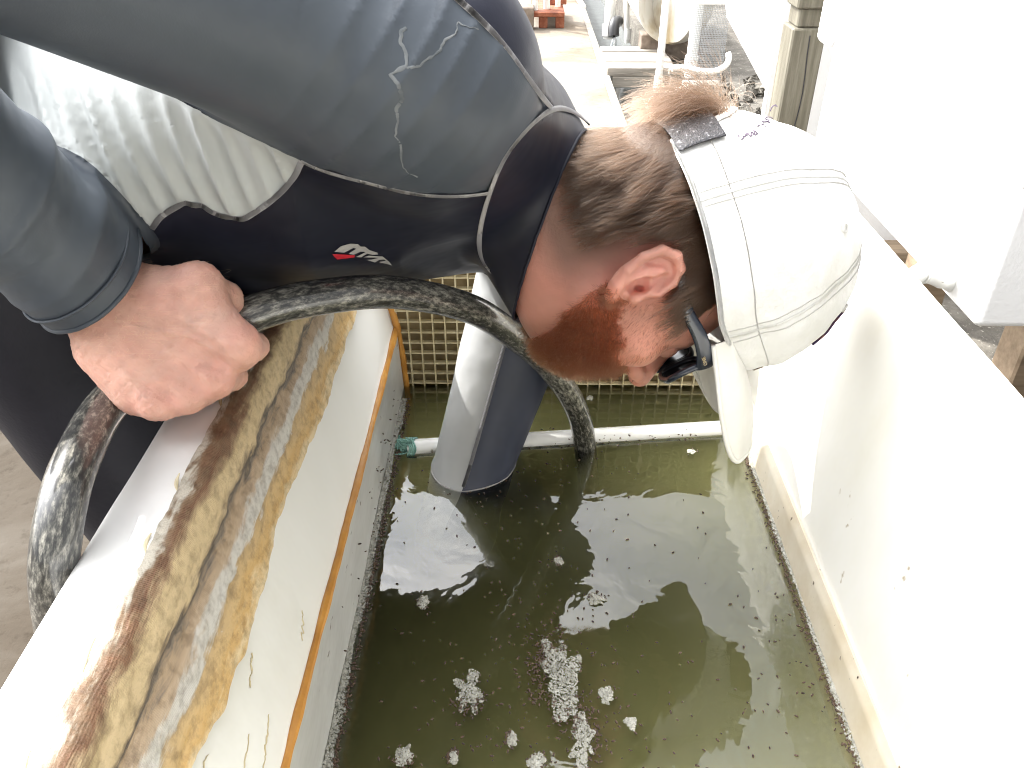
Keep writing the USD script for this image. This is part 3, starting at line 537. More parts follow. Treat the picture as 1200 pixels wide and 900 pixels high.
def extract(fn, lo, hi, h):
    """Surface nets on a grid that is only filled near the surface; vertices are then drawn onto it."""
    lo, hi = np.asarray(lo, float), np.asarray(hi, float); B = 8
    nb = np.ceil((hi - lo) / (h * B)).astype(int); n = nb * B
    bc = np.stack(np.meshgrid(*[(np.arange(k) + 0.5) * B - 0.5 for k in nb], indexing='ij'), -1) * h + lo
    c = fn(bc.reshape(-1, 3)).reshape(nb)
    F = np.repeat(np.repeat(np.repeat(c, B, 0), B, 1), B, 2).astype(np.float32)
    act = np.argwhere(np.abs(c) < B * h * 0.5 * 1.75 * 1.25)
    o = np.stack(np.meshgrid(*[np.arange(B)] * 3, indexing='ij'), -1).reshape(-1, 3)
    idx = (act[:, None] * B + o[None]).reshape(-1, 3)
    for s in range(0, len(idx), 400000):
        ii = idx[s:s + 400000]; F[ii[:, 0], ii[:, 1], ii[:, 2]] = fn(ii * h + lo)
    S = F < 0
    cnt = sum(S[a:n[0] - 1 + a, b:n[1] - 1 + b, d:n[2] - 1 + d].astype(np.uint8) for a in (0, 1) for b in (0, 1) for d in (0, 1))
    cells = np.argwhere((cnt > 0) & (cnt < 8)); ID = np.full(cnt.shape, -1, np.int64); ID[tuple(cells.T)] = np.arange(len(cells))
    acc = np.zeros((len(cells), 3)); num = np.zeros(len(cells))
    corners = [(a, b, d) for a in (0, 1) for b in (0, 1) for d in (0, 1)]
    val = {q: F[cells[:, 0] + q[0], cells[:, 1] + q[1], cells[:, 2] + q[2]].astype(float) for q in corners}
    for q in corners:
        for ax in range(3):
            if q[ax] == 0:
                r = list(q); r[ax] = 1; r = tuple(r); a, b = val[q], val[r]; m = (a < 0) != (b < 0)
                t = a[m] / (a[m] - b[m]); pt = np.tile(np.array(q, float), (m.sum(), 1)); pt[:, ax] += t
                acc[m] += pt; num[m] += 1
    V = (cells + acc / num[:, None]) * h + lo
    quads = []
    for ax in range(3):
        u, w = (ax + 1) % 3, (ax + 2) % 3
        sl0 = [slice(1, n[k] - 1) for k in range(3)]; sl1 = list(sl0); sl0[ax] = slice(0, n[ax] - 1); sl1[ax] = slice(1, n[ax])
        a, b = S[tuple(sl0)], S[tuple(sl1)]; e = np.argwhere(a != b)
        flip = a[tuple(e.T)]; e = e.copy(); e[:, u] += 1; e[:, w] += 1
        du, dw = np.zeros(3, int), np.zeros(3, int); du[u] = 1; dw[w] = 1
        q = np.stack([ID[tuple((e - du - dw).T)], ID[tuple((e - dw).T)], ID[tuple(e.T)], ID[tuple((e - du).T)]], 1)
        q[~flip] = q[~flip][:, ::-1]; quads.append(q)
    q = np.vstack(quads); q = q[(q >= 0).all(1)]
    V = project(fn, V, h)
    return V, np.vstack([q[:, [0, 1, 2]], q[:, [0, 2, 3]]])
def grad(fn, v, e):
    g = np.empty_like(v)
    for k in range(3):
        d = np.zeros(3); d[k] = e; g[:, k] = (fn(v + d) - fn(v - d)) / (2 * e)
    return g
def project(fn, v, h, n=2):
    for _ in range(n):
        g = grad(fn, v, h * 0.4); f = fn(v); s = f / np.maximum((g * g).sum(1), 0.05)
        v = v - np.clip(s, -h, h)[:, None] * g
    return v
def normals_of(fn, v, e):
    g = grad(fn, v, e); return g / (np.linalg.norm(g, axis=1, keepdims=True) + 1e-12)

# ================================================================== the figure's joints
E1 = nrm(np.array([0.0, -0.82, 0.57]))                           # towards the right shoulder
HIP, SHC = np.array([-0.56, 0.665, 0.925]), np.array([-0.075, 0.695, 0.895])
ES = nrm(SHC - HIP); E1 = nrm(E1 - ES * (E1 @ ES)); E2 = np.cross(ES, E1); E2 = E2 if E2[2] < 0 else -E2   # E2: out of the chest
TL = np.linalg.norm(SHC - HIP)
SH_R, SH_L = W(492, 92, 0.535), np.array([0.036, 0.868, 0.775])
EL_R, WR_R = W(-590, -320, 0.31), W(112, 338, 0.548)
EL_L, WR_L = np.array([-0.057, 0.762, 0.492]), np.array([-0.105, 0.645, 0.335])
FACE, HS = 0.012, 0.96; al, ph = math.radians(24), math.radians(20)
hd_f = -CU * math.cos(al) + CR * math.sin(al); HU = CR * math.cos(al) + CU * math.sin(al)
HF = math.cos(ph) * hd_f + math.sin(ph) * CF; HR = -math.cos(ph) * CF + math.sin(ph) * hd_f
HM = np.stack([HU, HF, HR])                                       # world -> head axes (up, forward, right)
EAR = W(752, 342, 0.665); HO = EAR - 0.074 * HS * HR
def to_head(p): return (p - HO) @ HM.T / HS
def from_head(q): return np.asarray(q, float) * HS @ HM + HO
NB = SHC + ES * 0.055 + np.array([0, 0, 0.0])

# ---- head (axes: up, forward, right; the ear hole at (0, 0, +-0.074))
er = lambda tilt, flare: None
HELIX = [(0.003, 0.004), (0.014, 0.007), (0.027, 0.001), (0.034, -0.010), (0.032, -0.022), (0.020, -0.031), (0.004, -0.030), (-0.010, -0.022), (-0.020, -0.012)]
ct, st_ = math.cos(math.radians(-8)), math.sin(math.radians(-8))
def ear_pt(u, f, c=0.0):
    u2, f2 = u * ct + f * st_, -u * st_ + f * ct
    return np.array([u2, f2 - 0.002, 0.0745 + 0.34 * (0.004 - f2) + c])
HELP = [ear_pt(u, f, 0.003) for u, f in HELIX]; HELR = [0.0026, 0.0034, 0.0042, 0.0046, 0.0046, 0.0044, 0.0040, 0.0038, 0.0042]
LOBE = ear_pt(-0.026, -0.003, 0.001)
ANTI = [ear_pt(-0.010, -0.014, 0.0035), ear_pt(0.004, -0.018, 0.004), ear_pt(0.017, -0.014, 0.003), ear_pt(0.024, -0.005, 0.001)]
def ear_sdf(q):
    th = math.atan(0.34); rot = np.array([[1, 0, 0], [0, math.cos(th), -math.sin(th)], [0, math.sin(th), math.cos(th)]])
    d = ell(q, ear_pt(0.004, -0.012, -0.001), (0.032, 0.020, 0.0042), rot)
    d = smin(d, rc(q, ear_pt(0.0, -0.002, -0.012), ear_pt(0.0, -0.010, -0.001), 0.014, 0.013), 0.006)
    d = smin(d, chain(q, HELP, HELR, 0.002), 0.0035)
    d = smin(d, chain(q, ANTI, [0.0034, 0.0040, 0.0034, 0.0026], 0.002), 0.004)
    d = smin(d, rc(q, LOBE, ear_pt(-0.021, -0.011, 0.002), 0.0062, 0.0046), 0.006)
    d = smax(d, -ell(q, ear_pt(-0.002, -0.0055, 0.007), (0.0125, 0.0085, 0.0115)), 0.003)
    d = smax(d, -rc(q, ear_pt(-0.003, -0.002, 0.004), ear_pt(0, 0.002, -0.012), 0.0042, 0.0035), 0.002)
    d = smax(d, -ell(q, ear_pt(0.016, -0.0045, 0.0062), (0.0105, 0.0050, 0.0065)), 0.003)
    d = smin(d, ell(q, ear_pt(-0.006, 0.0045, 0.003), (0.0068, 0.0046, 0.0052)), 0.003)
    return d
def head_sdf(q):
    q0 = q; q = q.copy(); q[:, 2] = np.abs(q[:, 2]); qe = q; q = q + [0, FACE, 0]
    d = ell(q, (0.046, -0.004, 0), (0.087, 0.100, 0.0765))
    d = smin(d, ell(q, (-0.010, 0.032, 0), (0.085, 0.062, 0.062)), 0.03)
    d = smin(d, ell(q, (-0.038, 0.030, 0), (0.040, 0.043, 0.052)), 0.02)
    d = smin(d, rc(q, (-0.038, 0.005, 0.052), (-0.056, 0.046, 0.016), 0.018, 0.016), 0.018)
    d = smin(d, ell(q, (-0.060, 0.052, 0), (0.015, 0.018, 0.022)), 0.014)
    d = smin(d, ell(q, (-0.014, 0.058, 0.046), (0.020, 0.026, 0.022)), 0.016)
    d = smin(d, rc(q, (0.031, 0.088, 0.006), (0.030, 0.074, 0.042), 0.010, 0.010), 0.012)
    d = smax(d, -ell(q, (0.012, 0.102, 0.032), (0.012, 0.016, 0.020)), 0.010)
    d = smin(d, np.linalg.norm(q - [0.013, 0.081, 0.032], axis=1) - 0.0122, 0.002)
    d = smin(d, rc(q, (0.024, 0.094, 0), (-0.015, 0.112, 0), 0.0075, 0.0110), 0.009)
    d = smin(d, ell(q, (-0.019, 0.102, 0.0115), (0.0085, 0.0105, 0.0075)), 0.006)
    d = smax(d, -ell(q, (-0.028, 0.104, 0.007), (0.006, 0.0065, 0.0032)), 0.003)
    d = smin(d, ell(q, (-0.0415, 0.0870, 0), (0.0055, 0.0085, 0.023)), 0.005)
    d = smin(d, ell(q, (-0.0520, 0.0830, 0), (0.0062, 0.0085, 0.019)), 0.005)
    d = smax(d, -ell(q, (-0.0467, 0.0955, 0), (0.0016, 0.0080, 0.022)), 0.002)
    near_ear = np.linalg.norm(qe - [0.0, -0.012, 0.078], axis=1) < 0.062
    if near_ear.any(): d[near_ear] = smin(d[near_ear], ear_sdf(qe[near_ear]), 0.0045)
    return d
NECK_T, NECK_F = from_head((-0.03, -0.030, 0)), from_head((-0.058, -0.004, 0))
def neck_sdf(p, off=0.0):
    d = rc(p, NECK_T, NB - E2 * 0.018, 0.057, 0.062)
    d = smin(d, rc(p, NECK_F, NB - E2 * 0.018, 0.036, 0.046), 0.03)
    return d - off

# ---- trunk
TS = [-0.25, 0.0, 0.3, 0.62, 0.82, 0.95, 1.05, 1.18]
TW = [0.150, 0.172, 0.150, 0.172, 0.172, 0.150, 0.105, 0.060]
TT = [0.100, 0.112, 0.100, 0.112, 0.110, 0.088, 0.064, 0.050]
def trunk_sdf(p):
    q = p - HIP; s = (q @ ES) / TL; a, b = q @ E1, q @ E2
    w, t = np.interp(s, TS, TW), np.interp(s, TS, TT)
    k = ((np.abs(a) / w) ** 2.3 + (np.abs(b) / t) ** 2.3) ** (1 / 2.3)
    d = (k - 1) * np.minimum(w, t)
    return smax(smax(d, (s - 1.15) * TL, 0.03), (-0.10 - s) * TL, 0.09)
def armR_sdf(p, o=0.0):
    d = rc(p, SH_R, EL_R, 0.057 + o, 0.036 + o)
    m = EL_R + (WR_R - EL_R) * 0.28
    return smin(d, smin(rc(p, EL_R, m, 0.036 + o, 0.040 + o), rc(p, m, WR_R, 0.040 + o, 0.0275 + o), 0.01), 0.012)
def armL_sdf(p, o=0.0):
    m = EL_L + (WR_L - EL_L) * 0.3
    return smin(rc(p, SH_L, EL_L, 0.062 + o, 0.037 + o), smin(rc(p, EL_L, m, 0.036 + o, 0.039 + o), rc(p, m, WR_L, 0.039 + o, 0.028 + o), 0.01), 0.01)
TRAP_R, TRAP_L = SH_R + (NB - SH_R) * 0.28, SH_L
def upper_sdf(p, o=0.0, oa=0.0):
    d = trunk_sdf(p) - o
    d = smin(d, rc(p, SH_R, SHC + E1 * 0.06 - E2 * 0.02, 0.063 + o, 0.075 + o), 0.045)
    d = smin(d, rc(p, SH_L, SHC - E1 * 0.06, 0.060 + o, 0.08 + o), 0.045)
    d = smin(d, rc(p, SH_R, NB - E2 * 0.012, 0.05 + o, 0.060 + o), 0.04)
    d = smin(d, armR_sdf(p, o + oa), 0.04)
    return smin(d, armL_sdf(p, o + oa), 0.03)
# ---- legs
HJ_R, HJ_L = HIP + np.array([0.14, 0.0, -0.05]) + E1 * 0.085, HIP + np.array([0.14, 0.02, -0.06]) - E1 * 0.085
KN_R, AN_R = np.array([-0.312, 0.59, 0.49]), np.array([-0.37, 0.60, 0.085])
KN_L, AN_L = np.array([-0.315, 0.78, 0.49]), np.array([-0.42, 0.86, 0.085])
def leg_sdf(p, H, K, A, o=0.0):
    c = K + (A - K) * 0.3 + np.array([-0.012, 0, 0])
    d = smin(rc(p, H, K, 0.074 + o, 0.048 + o), rc(p, K, c, 0.046 + o, 0.050 + o), 0.02)
    return smin(d, rc(p, c, A, 0.055 + o, 0.036 + o), 0.02)
def foot_sdf(p, A):
    d = rc(p, A + [-0.02, 0, -0.045], A + [0.13, -0.01, -0.062], 0.036, 0.024)
    return smax(smin(d, rc(p, A, A + [-0.02, 0, -0.045], 0.036, 0.038), 0.02), 0.002 - p[:, 2], 0.004)

# ---- right hand: a fist closed over the hose, back of the hand up
MCP = [W(281, 407, 0.553), W(252, 444, 0.556), W(219, 463, 0.555), W(186, 472, 0.549)]
CURL = nrm(W(150, 380, 0.62) - W(245, 440, 0.62))                # back towards the wrist, in the palm's plane
AWAY = nrm(CF * 0.97 + CURL * 0.10)
FING = []
for k, m in enumerate(MCP):
    L = [0.042, 0.045, 0.042, 0.034][k]; s = [1, 1, 0.96, 0.86][k]
    pip = m + AWAY * L; dip = pip + (CURL * 0.86 + CF * 0.16) * 0.027 * s; tip = dip + (CURL * 0.55 - CF * 0.55) * 0.020 * s
    r = [0.0115, 0.0118, 0.0112, 0.0100][k]
    FING.append(([m, pip, dip, tip], [r, r * 0.88, r * 0.82, r * 0.72]))
TH = [W(150, 345, 0.563), W(232, 336, 0.556), W(264, 350, 0.580), W(276, 376, 0.618)]
def hand_sdf(p):
    d = None
    for k, m in enumerate(MCP):
        base = WR_R + (m - WR_R) * 0.10 + (MCP[k] - MCP[1]) * 0.22
        x = rc(p, base, m - (m - WR_R) * 0.04 + CF * 0.002, 0.0165, [0.0135, 0.0135, 0.0130, 0.0120][k])
        d = x if d is None else smin(d, x, 0.016)
    d = smin(d, rc(p, WR_R + CF * 0.006, MCP[3] + (WR_R - MCP[3]) * 0.35 + CF * 0.012, 0.018, 0.0165), 0.016)   # heel of the hand
    d = smin(d, rc(p, W(118, 410, 0.556), W(160, 460, 0.558), 0.0165, 0.0150), 0.014)
    d = smin(d, chain(p, TH, [0.0185, 0.0145, 0.0108, 0.0085], 0.006), 0.014)
    d = smin(d, rc(p, TH[1], MCP[0], 0.0105, 0.0105), 0.014)
    fs = None
    for pts, rs in FING:
        x = chain(p, pts, rs, 0.003); fs = x if fs is None else smin(fs, x, 0.0022)
    d = smin(d, fs, 0.0085)
    for k, m in enumerate(MCP): d = smin(d, np.linalg.norm(p - (m - CF * 0.0025), axis=1) - [0.0108, 0.0106, 0.0098, 0.0090][k], 0.006)
    return d
# left hand, under water, simply spread on the bottom
LH = nrm(WR_L - EL_L); LS = nrm(np.cross(LH, [1, 0, 0.2]))
def handL_sdf(p):
    c = WR_L + LH * 0.075; d = smin(rc(p, WR_L, c + LS * 0.028, 0.024, 0.014), rc(p, WR_L, c - LS * 0.028, 0.024, 0.014), 0.02)
    for k in range(4):
        b = c + LS * (0.028 - 0.0187 * k); t = b + (LH * 0.8 + np.array([0.45, 0.1, 0.15])) * [0.052, 0.060, 0.056, 0.044][k]
        m = (b + t) / 2 + np.array([-0.006, 0, 0.006]); d = smin(d, chain(p, [b, m, t], [0.0095, 0.0088, 0.007], 0.003), 0.004)
    a = WR_L + LH * 0.03 + LS * 0.024; return smin(d, chain(p, [a, a + LS * 0.03 + LH * 0.025, a + LS * 0.042 + LH * 0.05], [0.014, 0.011, 0.008], 0.004), 0.008)

def body_sdf(p):
    up = near(p, lambda x: upper_sdf(x, -0.004, -0.003), (-0.75, 0.3, 0.2), (0.12, 1.0, 1.35), 0.06)
    hl, hh = HO - 0.17, HO + 0.17
    d = near(p, lambda x: smin(smin(HS * head_sdf(to_head(x)), neck_sdf(x), 0.018), upper_sdf(x, -0.004, -0.003), 0.03), np.minimum(hl, NB - 0.08), np.maximum(hh, NB + 0.08), 0.05)
    d = np.minimum(d, up)
    wl = np.array(MCP + [WR_R] + TH + [x for f in FING for x in f[0]]); wlo, whi = wl.min(0) - 0.02, wl.max(0) + 0.02
    d = np.minimum(d, near(p, lambda x: smin(hand_sdf(x), armR_sdf(x, -0.004), 0.016), wlo, whi, 0.03))
    d = np.minimum(d, near(p, lambda x: smin(handL_sdf(x), armL_sdf(x, -0.004), 0.012), WR_L - 0.13, WR_L + 0.13, 0.03))
    def legs(x):
        l = smin(leg_sdf(x, HJ_R, KN_R, AN_R), foot_sdf(x, AN_R), 0.02)
        l = np.minimum(l, smin(leg_sdf(x, HJ_L, KN_L, AN_L), foot_sdf(x, AN_L), 0.02))
        return smin(l, trunk_sdf(x) + 0.004, 0.03)
    return np.minimum(d, near(p, legs, (-0.80, 0.40, 0.0), (-0.25, 1.0, 0.95), 0.06))

# ================================================================== skin
person = thing('person', 'person in grey and navy shirt, white cap and sunglasses bending over the tank', 'person', (-0.45, 0.66, 0))
BV, BF = extract(body_sdf, (-0.80, 0.28, -0.01), (0.36, 1.04, 1.30), 0.0038)
hq = to_head(BV); in_head = np.linalg.norm(hq - [0.0, 0.0, 0], axis=1) < 0.19
# finer grid for what is looked at closely: the head, neck and right hand
fine = (in_head & (hq[:, 2] > -0.03)) | (np.linalg.norm(BV - np.mean(MCP, 0), axis=1) < 0.15)
ff = fine[BF].any(1)
def split_faces(V, F, sel):
    """Splits the chosen triangles in four, and their neighbours so that no gaps are left."""
    e = np.sort(F[:, [0, 1, 1, 2, 2, 0]].reshape(-1, 2), axis=1); key = e[:, 0].astype(np.int64) * len(V) + e[:, 1]
    mark = np.unique(key[np.repeat(sel, 3)]); pos = np.searchsorted(mark, key); pos = np.clip(pos, 0, len(mark) - 1)
    has = (mark[pos] == key).reshape(-1, 3); mid = (len(V) + pos).reshape(-1, 3)
    nv = (V[mark // len(V)] + V[mark % len(V)]) / 2
    out = [F[~has.any(1)]]
    code = has @ [1, 2, 4]
    for c in range(1, 8):
        m = code == c
        if not m.any(): continue
        f, d = F[m], mid[m]; a, b, cc = f.T; ab, bc_, ca = d.T
        if c == 7: out += [np.stack(x, 1) for x in ((a, ab, ca), (ab, b, bc_), (ca, bc_, cc), (ab, bc_, ca))]
        else:
            r = {1: 0, 2: 1, 4: 2, 3: 0, 6: 1, 5: 2}[c]; f = np.roll(f, -r, 1); d = np.roll(d, -r, 1); a, b, cc = f.T; ab, bc_, ca = d.T
            if c in (1, 2, 4): out += [np.stack(x, 1) for x in ((a, ab, cc), (ab, b, cc))]
            else: out += [np.stack(x, 1) for x in ((a, ab, cc), (ab, bc_, cc), (ab, b, bc_))]
    return np.vstack([V, nv]), np.vstack(out)
BV, BF = split_faces(BV, BF, ff)
BV = project(body_sdf, BV, 0.0015, 2)
BN = normals_of(body_sdf, BV, 0.0007)
back = np.linalg.norm(BV - np.mean(MCP + [WR_R], 0), axis=1) < 0.11
hb = np.zeros(len(BV)); xb = BV[back]; facing = np.clip(-(BN[back] @ CF), 0, 1)
for k, m in enumerate(MCP):
    o_ = WR_R + (m - WR_R) * 0.35 + (MCP[k] - MCP[1]) * 0.25; d_ = rc(xb, o_, m, 0, 0); ax_ = (xb - o_) @ nrm(m - o_) / np.linalg.norm(m - o_)
    perp = np.linalg.norm(np.cross(xb - o_, nrm(m - o_)), axis=1); side = np.abs((xb - o_) @ nrm(np.cross(m - o_, CF)))
    hb[back] += 0.0017 * np.exp(-(side / 0.0032) ** 2) * np.clip(ax_, 0, 1) * np.clip((1.02 - ax_) * 8, 0, 1) * facing
    rr = np.linalg.norm(xb - (m - CF * 0.010), axis=1); hb[back] += 0.0005 * np.sin(((xb - m) @ nrm(m - WR_R)) * 2 * np.pi / 0.0030 + 6 * meshkit.noise(xb * 160, 3)) * np.exp(-(rr / 0.010) ** 2) * facing
for k in range(3):
    v_ = (MCP[k] + MCP[k + 1]) / 2 - CF * 0.010; hb[back] -= 0.0032 * np.exp(-(np.linalg.norm(xb - v_, axis=1) / 0.0075) ** 2)
for pts in ([(140, 372), (180, 388), (215, 392), (246, 412)], [(160, 420), (196, 412), (215, 392), (236, 372)], [(150, 440), (180, 447), (205, 445)]):
    vp = np.array([W(x, y, 0.535) for x, y in pts]); vp = spline(vp, 30); dv = np.full(len(xb), 1.0)
    for a_, b_ in zip(vp[:-1], vp[1:]):
        u_ = (xb - a_) - ((xb - a_) @ CF)[:, None] * CF; w_ = (b_ - a_) - ((b_ - a_) @ CF) * CF; t_ = np.clip(u_ @ w_ / (w_ @ w_), 0, 1); dv = np.minimum(dv, np.linalg.norm(u_ - t_[:, None] * w_, axis=1))
    hb[back] += 0.0009 * np.exp(-(dv / 0.0020) ** 2) * facing
hb += np.where(np.linalg.norm(BV - np.mean(MCP, 0), axis=1) < 0.13, 0.0013 * (meshkit.fbm(BV * 130, 4, 61) - 0.5) + 0.00022 * np.sin((BV @ nrm(MCP[1] - WR_R)) * 2 * np.pi / 0.0021 + 9 * meshkit.fbm(BV * 90, 3, 62)) + 0.0002 * np.sin((BV @ nrm(MCP[3] - MCP[0])) * 2 * np.pi / 0.0026 + 9 * meshkit.fbm(BV * 80, 3, 63)), 0)
BV = BV + BN * hb[:, None]
mN = np.array(trimesh.Trimesh(BV, BF, process=False).vertex_normals); sel_ = np.linalg.norm(BV - np.mean(MCP, 0), axis=1) < 0.13; BN[sel_] = mN[sel_]
hq = to_head(BV)
def smooth01(x, a, b): t = np.clip((x - a) / (b - a), 0, 1); return t * t * (3 - 2 * t)
tone = np.tile([0.60, 0.36, 0.265], (len(BV), 1))
hm = np.linalg.norm(hq, axis=1) < 0.2
red = np.array([0.60, 0.25, 0.18]); 
nn_ = meshkit.fbm(BV * 45, 4, 3)[:, None]; nn2 = meshkit.fbm(BV * 160, 3, 4)[:, None]
# sunburnt neck, ear and cheek
k = (hm * (0.72 + 0.5 * (nn_[:, 0] - 0.5)))[:, None]; tone = tone * (1 - k) + red * k
ek = np.exp(-(np.linalg.norm(hq - [0.012, -0.014, 0.082], axis=1) / 0.026) ** 2)[:, None]; tone = tone * (1 - 0.6 * ek) + np.array([0.78, 0.34, 0.29]) * 0.6 * ek
ndist = np.linalg.norm(BV - (NB + HO) / 2, axis=1); k = (np.exp(-(ndist / 0.085) ** 2) * 0.65)[:, None]; tone = tone * (1 - k) + np.array([0.60, 0.235, 0.185]) * k
hdist = np.linalg.norm(BV - np.mean(MCP, 0), axis=1); hk = smooth01(hdist, 0.17, 0.12)[:, None]
kn = sum(np.exp(-(np.linalg.norm(BV - m, axis=1) / 0.014) ** 2) for m in MCP)[:, None]
tone = tone * (1 - hk) + (np.array([0.62, 0.355, 0.275]) * (1 - 0.35 * np.clip(kn, 0, 1)) + np.array([0.64, 0.29, 0.23]) * 0.35 * np.clip(kn, 0, 1)) * hk
wk = np.exp(-(np.linalg.norm(BV - (WR_R + (np.mean(MCP, 0) - WR_R) * 0.2), axis=1) / 0.035) ** 2)[:, None] * hk; tone = tone * (1 - 0.4 * wk) + np.array([0.56, 0.28, 0.17]) * 0.4 * wk
tone *= 0.80 + 0.2 * nn_ + (0.10 + 0.16 * hk) * (nn2 - 0.5)
tone[:, 1:] *= 1 - 0.22 * hk * (meshkit.fbm(BV * 75, 3, 19)[:, None] - 0.45)
u_, f_, r_ = hq.T; f_ = f_ + FACE
scalp = smooth01(-f_, 0.0, 0.04) * smooth01(u_, -0.075, -0.045) * hm
tone = tone * (1 - 0.8 * scalp[:, None]) + np.array([0.10, 0.062, 0.04]) * 0.8 * scalp[:, None]
jaw = smooth01(-u_, 0.035, 0.055) * smooth01(f_, 0.0, 0.02) * hm * smooth01(-u_, 0.14, 0.10)
tone = tone * (1 - 0.6 * jaw[:, None]) + np.array([0.20, 0.085, 0.045]) * 0.6 * jaw[:, None]
SKIN = mat('skin', {'a': ('attribute', {'attribute': 'tone'}), 'g': ('geometry', {}), 'n': ('noise_texture', {'scale': 420.0, 'detail': 4.0, 'roughness': 0.65}), 'v': ('voronoi_texture', {'scale': 700.0}),
    'n2': ('noise_texture', {'scale': 95.0, 'detail': 4.0}), 'ad': ('math', {'math_type': 'multiply_add', 'value2': 1.6}), 'b': ('bump', {'strength': 0.6, 'distance': 0.0011}),
    'p': ('principled_bsdf', {'roughness': 0.46, 'specular_ior_level': 0.45, 'subsurface_weight': 0.22, 'subsurface_scale': 0.004, 'subsurface_radius': (1.0, 0.35, 0.2)})},
    [('a.color', 'p.base_color'), ('g.position', 'n.vector'), ('g.position', 'n2.vector'), ('n2.fac', 'ad.value1'), ('n.fac', 'ad.value3'), ('ad.value', 'b.height'), ('b.normal', 'p.normal')])
obj('body', (BV, BF), SKIN, person, normals=BN, attrs={'tone': tone})

# ================================================================== shirt
CUT_C = [W(702, 152, 0.80), W(634, 258, 0.645), W(612, 345, 0.72)]      # the collar's edge plane
cn = nrm(np.cross(CUT_C[1] - CUT_C[0], CUT_C[2] - CUT_C[0])); cn = cn if cn @ ES > 0 else -cn; cc = np.mean(CUT_C, 0)
CUFF = WR_R + nrm(EL_R - WR_R) * 0.006; cun = nrm(nrm(WR_R - EL_R) + 0.10 * CU)
def shirt_sdf(p):
    d = upper_sdf(p, 0.004, 0.0035)
    d = smin(d, neck_sdf(p, 0.0055), 0.018)
    # loose sleeve end round the right wrist
    d = smin(d, rc(p, WR_R + (EL_R - WR_R) * 0.45, WR_R + (WR_R - EL_R) * 0.06, 0.044, 0.0355), 0.012)
    d = smin(d, rc(p, EL_L + (SH_L - EL_L) * 0.5, EL_L - (SH_L - EL_L) * 0.10, 0.045, 0.0415), 0.01)
    return d
SV, SF = extract(shirt_sdf, (-0.74, 0.28, 0.42), (0.13, 1.0, 1.32), 0.0046)
SV, SF = split_faces(SV, SF, np.ones(len(SF), bool))
SV = project(shirt_sdf, SV, 0.0017, 1)
SN = normals_of(shirt_sdf, SV, 0.003)
ax_t = (SV - EL_R) @ nrm(WR_R - EL_R) / np.linalg.norm(WR_R - EL_R)
dR, dL = armR_sdf(SV), armL_sdf(SV)
tr_ = trunk_sdf(SV)
pxs = PX(SV); face_cam = ((EYE - SV) * SN).sum(1) > 0
def inpoly(poly, pts):
    poly = np.asarray(poly, float); x, y = pts[:, 0], pts[:, 1]; c = np.zeros(len(pts), bool); d = np.full(len(pts), 1e9)
    for a, b in zip(poly, np.roll(poly, -1, 0)):
        cond = (a[1] > y) != (b[1] > y)
        with np.errstate(divide='ignore', invalid='ignore'): xi = (b[0] - a[0]) * (y - a[1]) / (b[1] - a[1]) + a[0]
        c ^= cond & (x < xi)
        ba = b - a; t = np.clip(((pts - a) @ ba) / (ba @ ba), 0, 1); d = np.minimum(d, np.linalg.norm(pts - a - t[:, None] * ba, axis=1))
    return np.where(c, d, -d)
# seams, as they were laid out on the near side of the shirt
SEAM_FRONT = [(352, 188), (385, 202), (430, 214), (480, 226), (525, 230), (573, 226)]
SEAM_COLLAR = [(575, 318), (563, 298), (562, 275), (568, 245), (576, 220), (590, 188), (610, 160), (632, 138), (652, 127), (672, 131), (690, 146)]
SEAM_BACK = [(648, 128), (625, 100), (598, 62), (568, 28), (535, -2), (500, -30), (455, -60)]
WHITE_EDGE = [(354, 188), (346, 206), (331, 224), (312, 240), (297, 250), (284, 258), (275, 255), (262, 254), (252, 250), (243, 246), (237, 239), (228, 242), (217, 236), (208, 242), (200, 246), (188, 254), (182, 262), (178, 268)]
POLY_SLEEVE = [(573, 226), (480, 226), (430, 214), (352, 188), (250, 140), (120, 60), (0, 0), (-300, -150), (-300, -600), (455, -600), (455, -60), (535, -2), (598, 62), (648, 128), (610, 160), (590, 188)]
POLY_WHITE = WHITE_EDGE + [(100, 330), (-400, 420), (-400, -100), (0, 0), (250, 140)]
POLY_COLLAR = SEAM_COLLAR + [(760, 120), (760, 360), (580, 380)]
ph_sleeve, ph_white, ph_collar = (inpoly(p, pxs[:, :2]) for p in (POLY_SLEEVE, POLY_WHITE, POLY_COLLAR))
arm_far = np.minimum(rc(SV, SH_R + (EL_R - SH_R) * 0.36, EL_R, 0.06, 0.046), rc(SV, EL_R, WR_R, 0.050, 0.042))
is_armR = arm_far < 0.012
armL_d = np.minimum(rc(SV, SH_L + (EL_L - SH_L) * 0.30, EL_L, 0.062, 0.05), rc(SV, EL_L, WR_L, 0.05, 0.042))
is_armL = armL_d < 0.010
# folds: gathers of the pale side panel, soft drag lines elsewhere
sl = (SV - HIP) @ ES; sb = (SV - HIP) @ E2; sa = (SV - HIP) @ E1
wx = np.clip(ph_white / 10, 0, 1) * face_cam * ~is_armR * smooth01(pxs[:, 1], 20, 190)
phase = (sl - 0.22 * sb - 0.9 * sb * np.abs(sb)) + 0.010 * (meshkit.noise(np.stack([sl * 14, sb * 9, 0 * sl], -1), 5) - 0.5)
def ridges(x, per, sharp): t = (x / per) % 1.0; return (1 - np.abs(2 * t - 1)) ** sharp
am = 0.4 + 1.2 * meshkit.noise(np.stack([np.floor(phase / 0.0155) * 3.3, 0 * sl, 0 * sl], -1), 8)
disp = wx * (0.0050 * am * (0.3 + 0.7 * smooth01(sl, 0.14, 0.27)) * (ridges(phase, 0.0155, 2.0) - 0.35) + 0.0022 * (ridges(phase + 0.006, 0.027, 2.2) - 0.3))
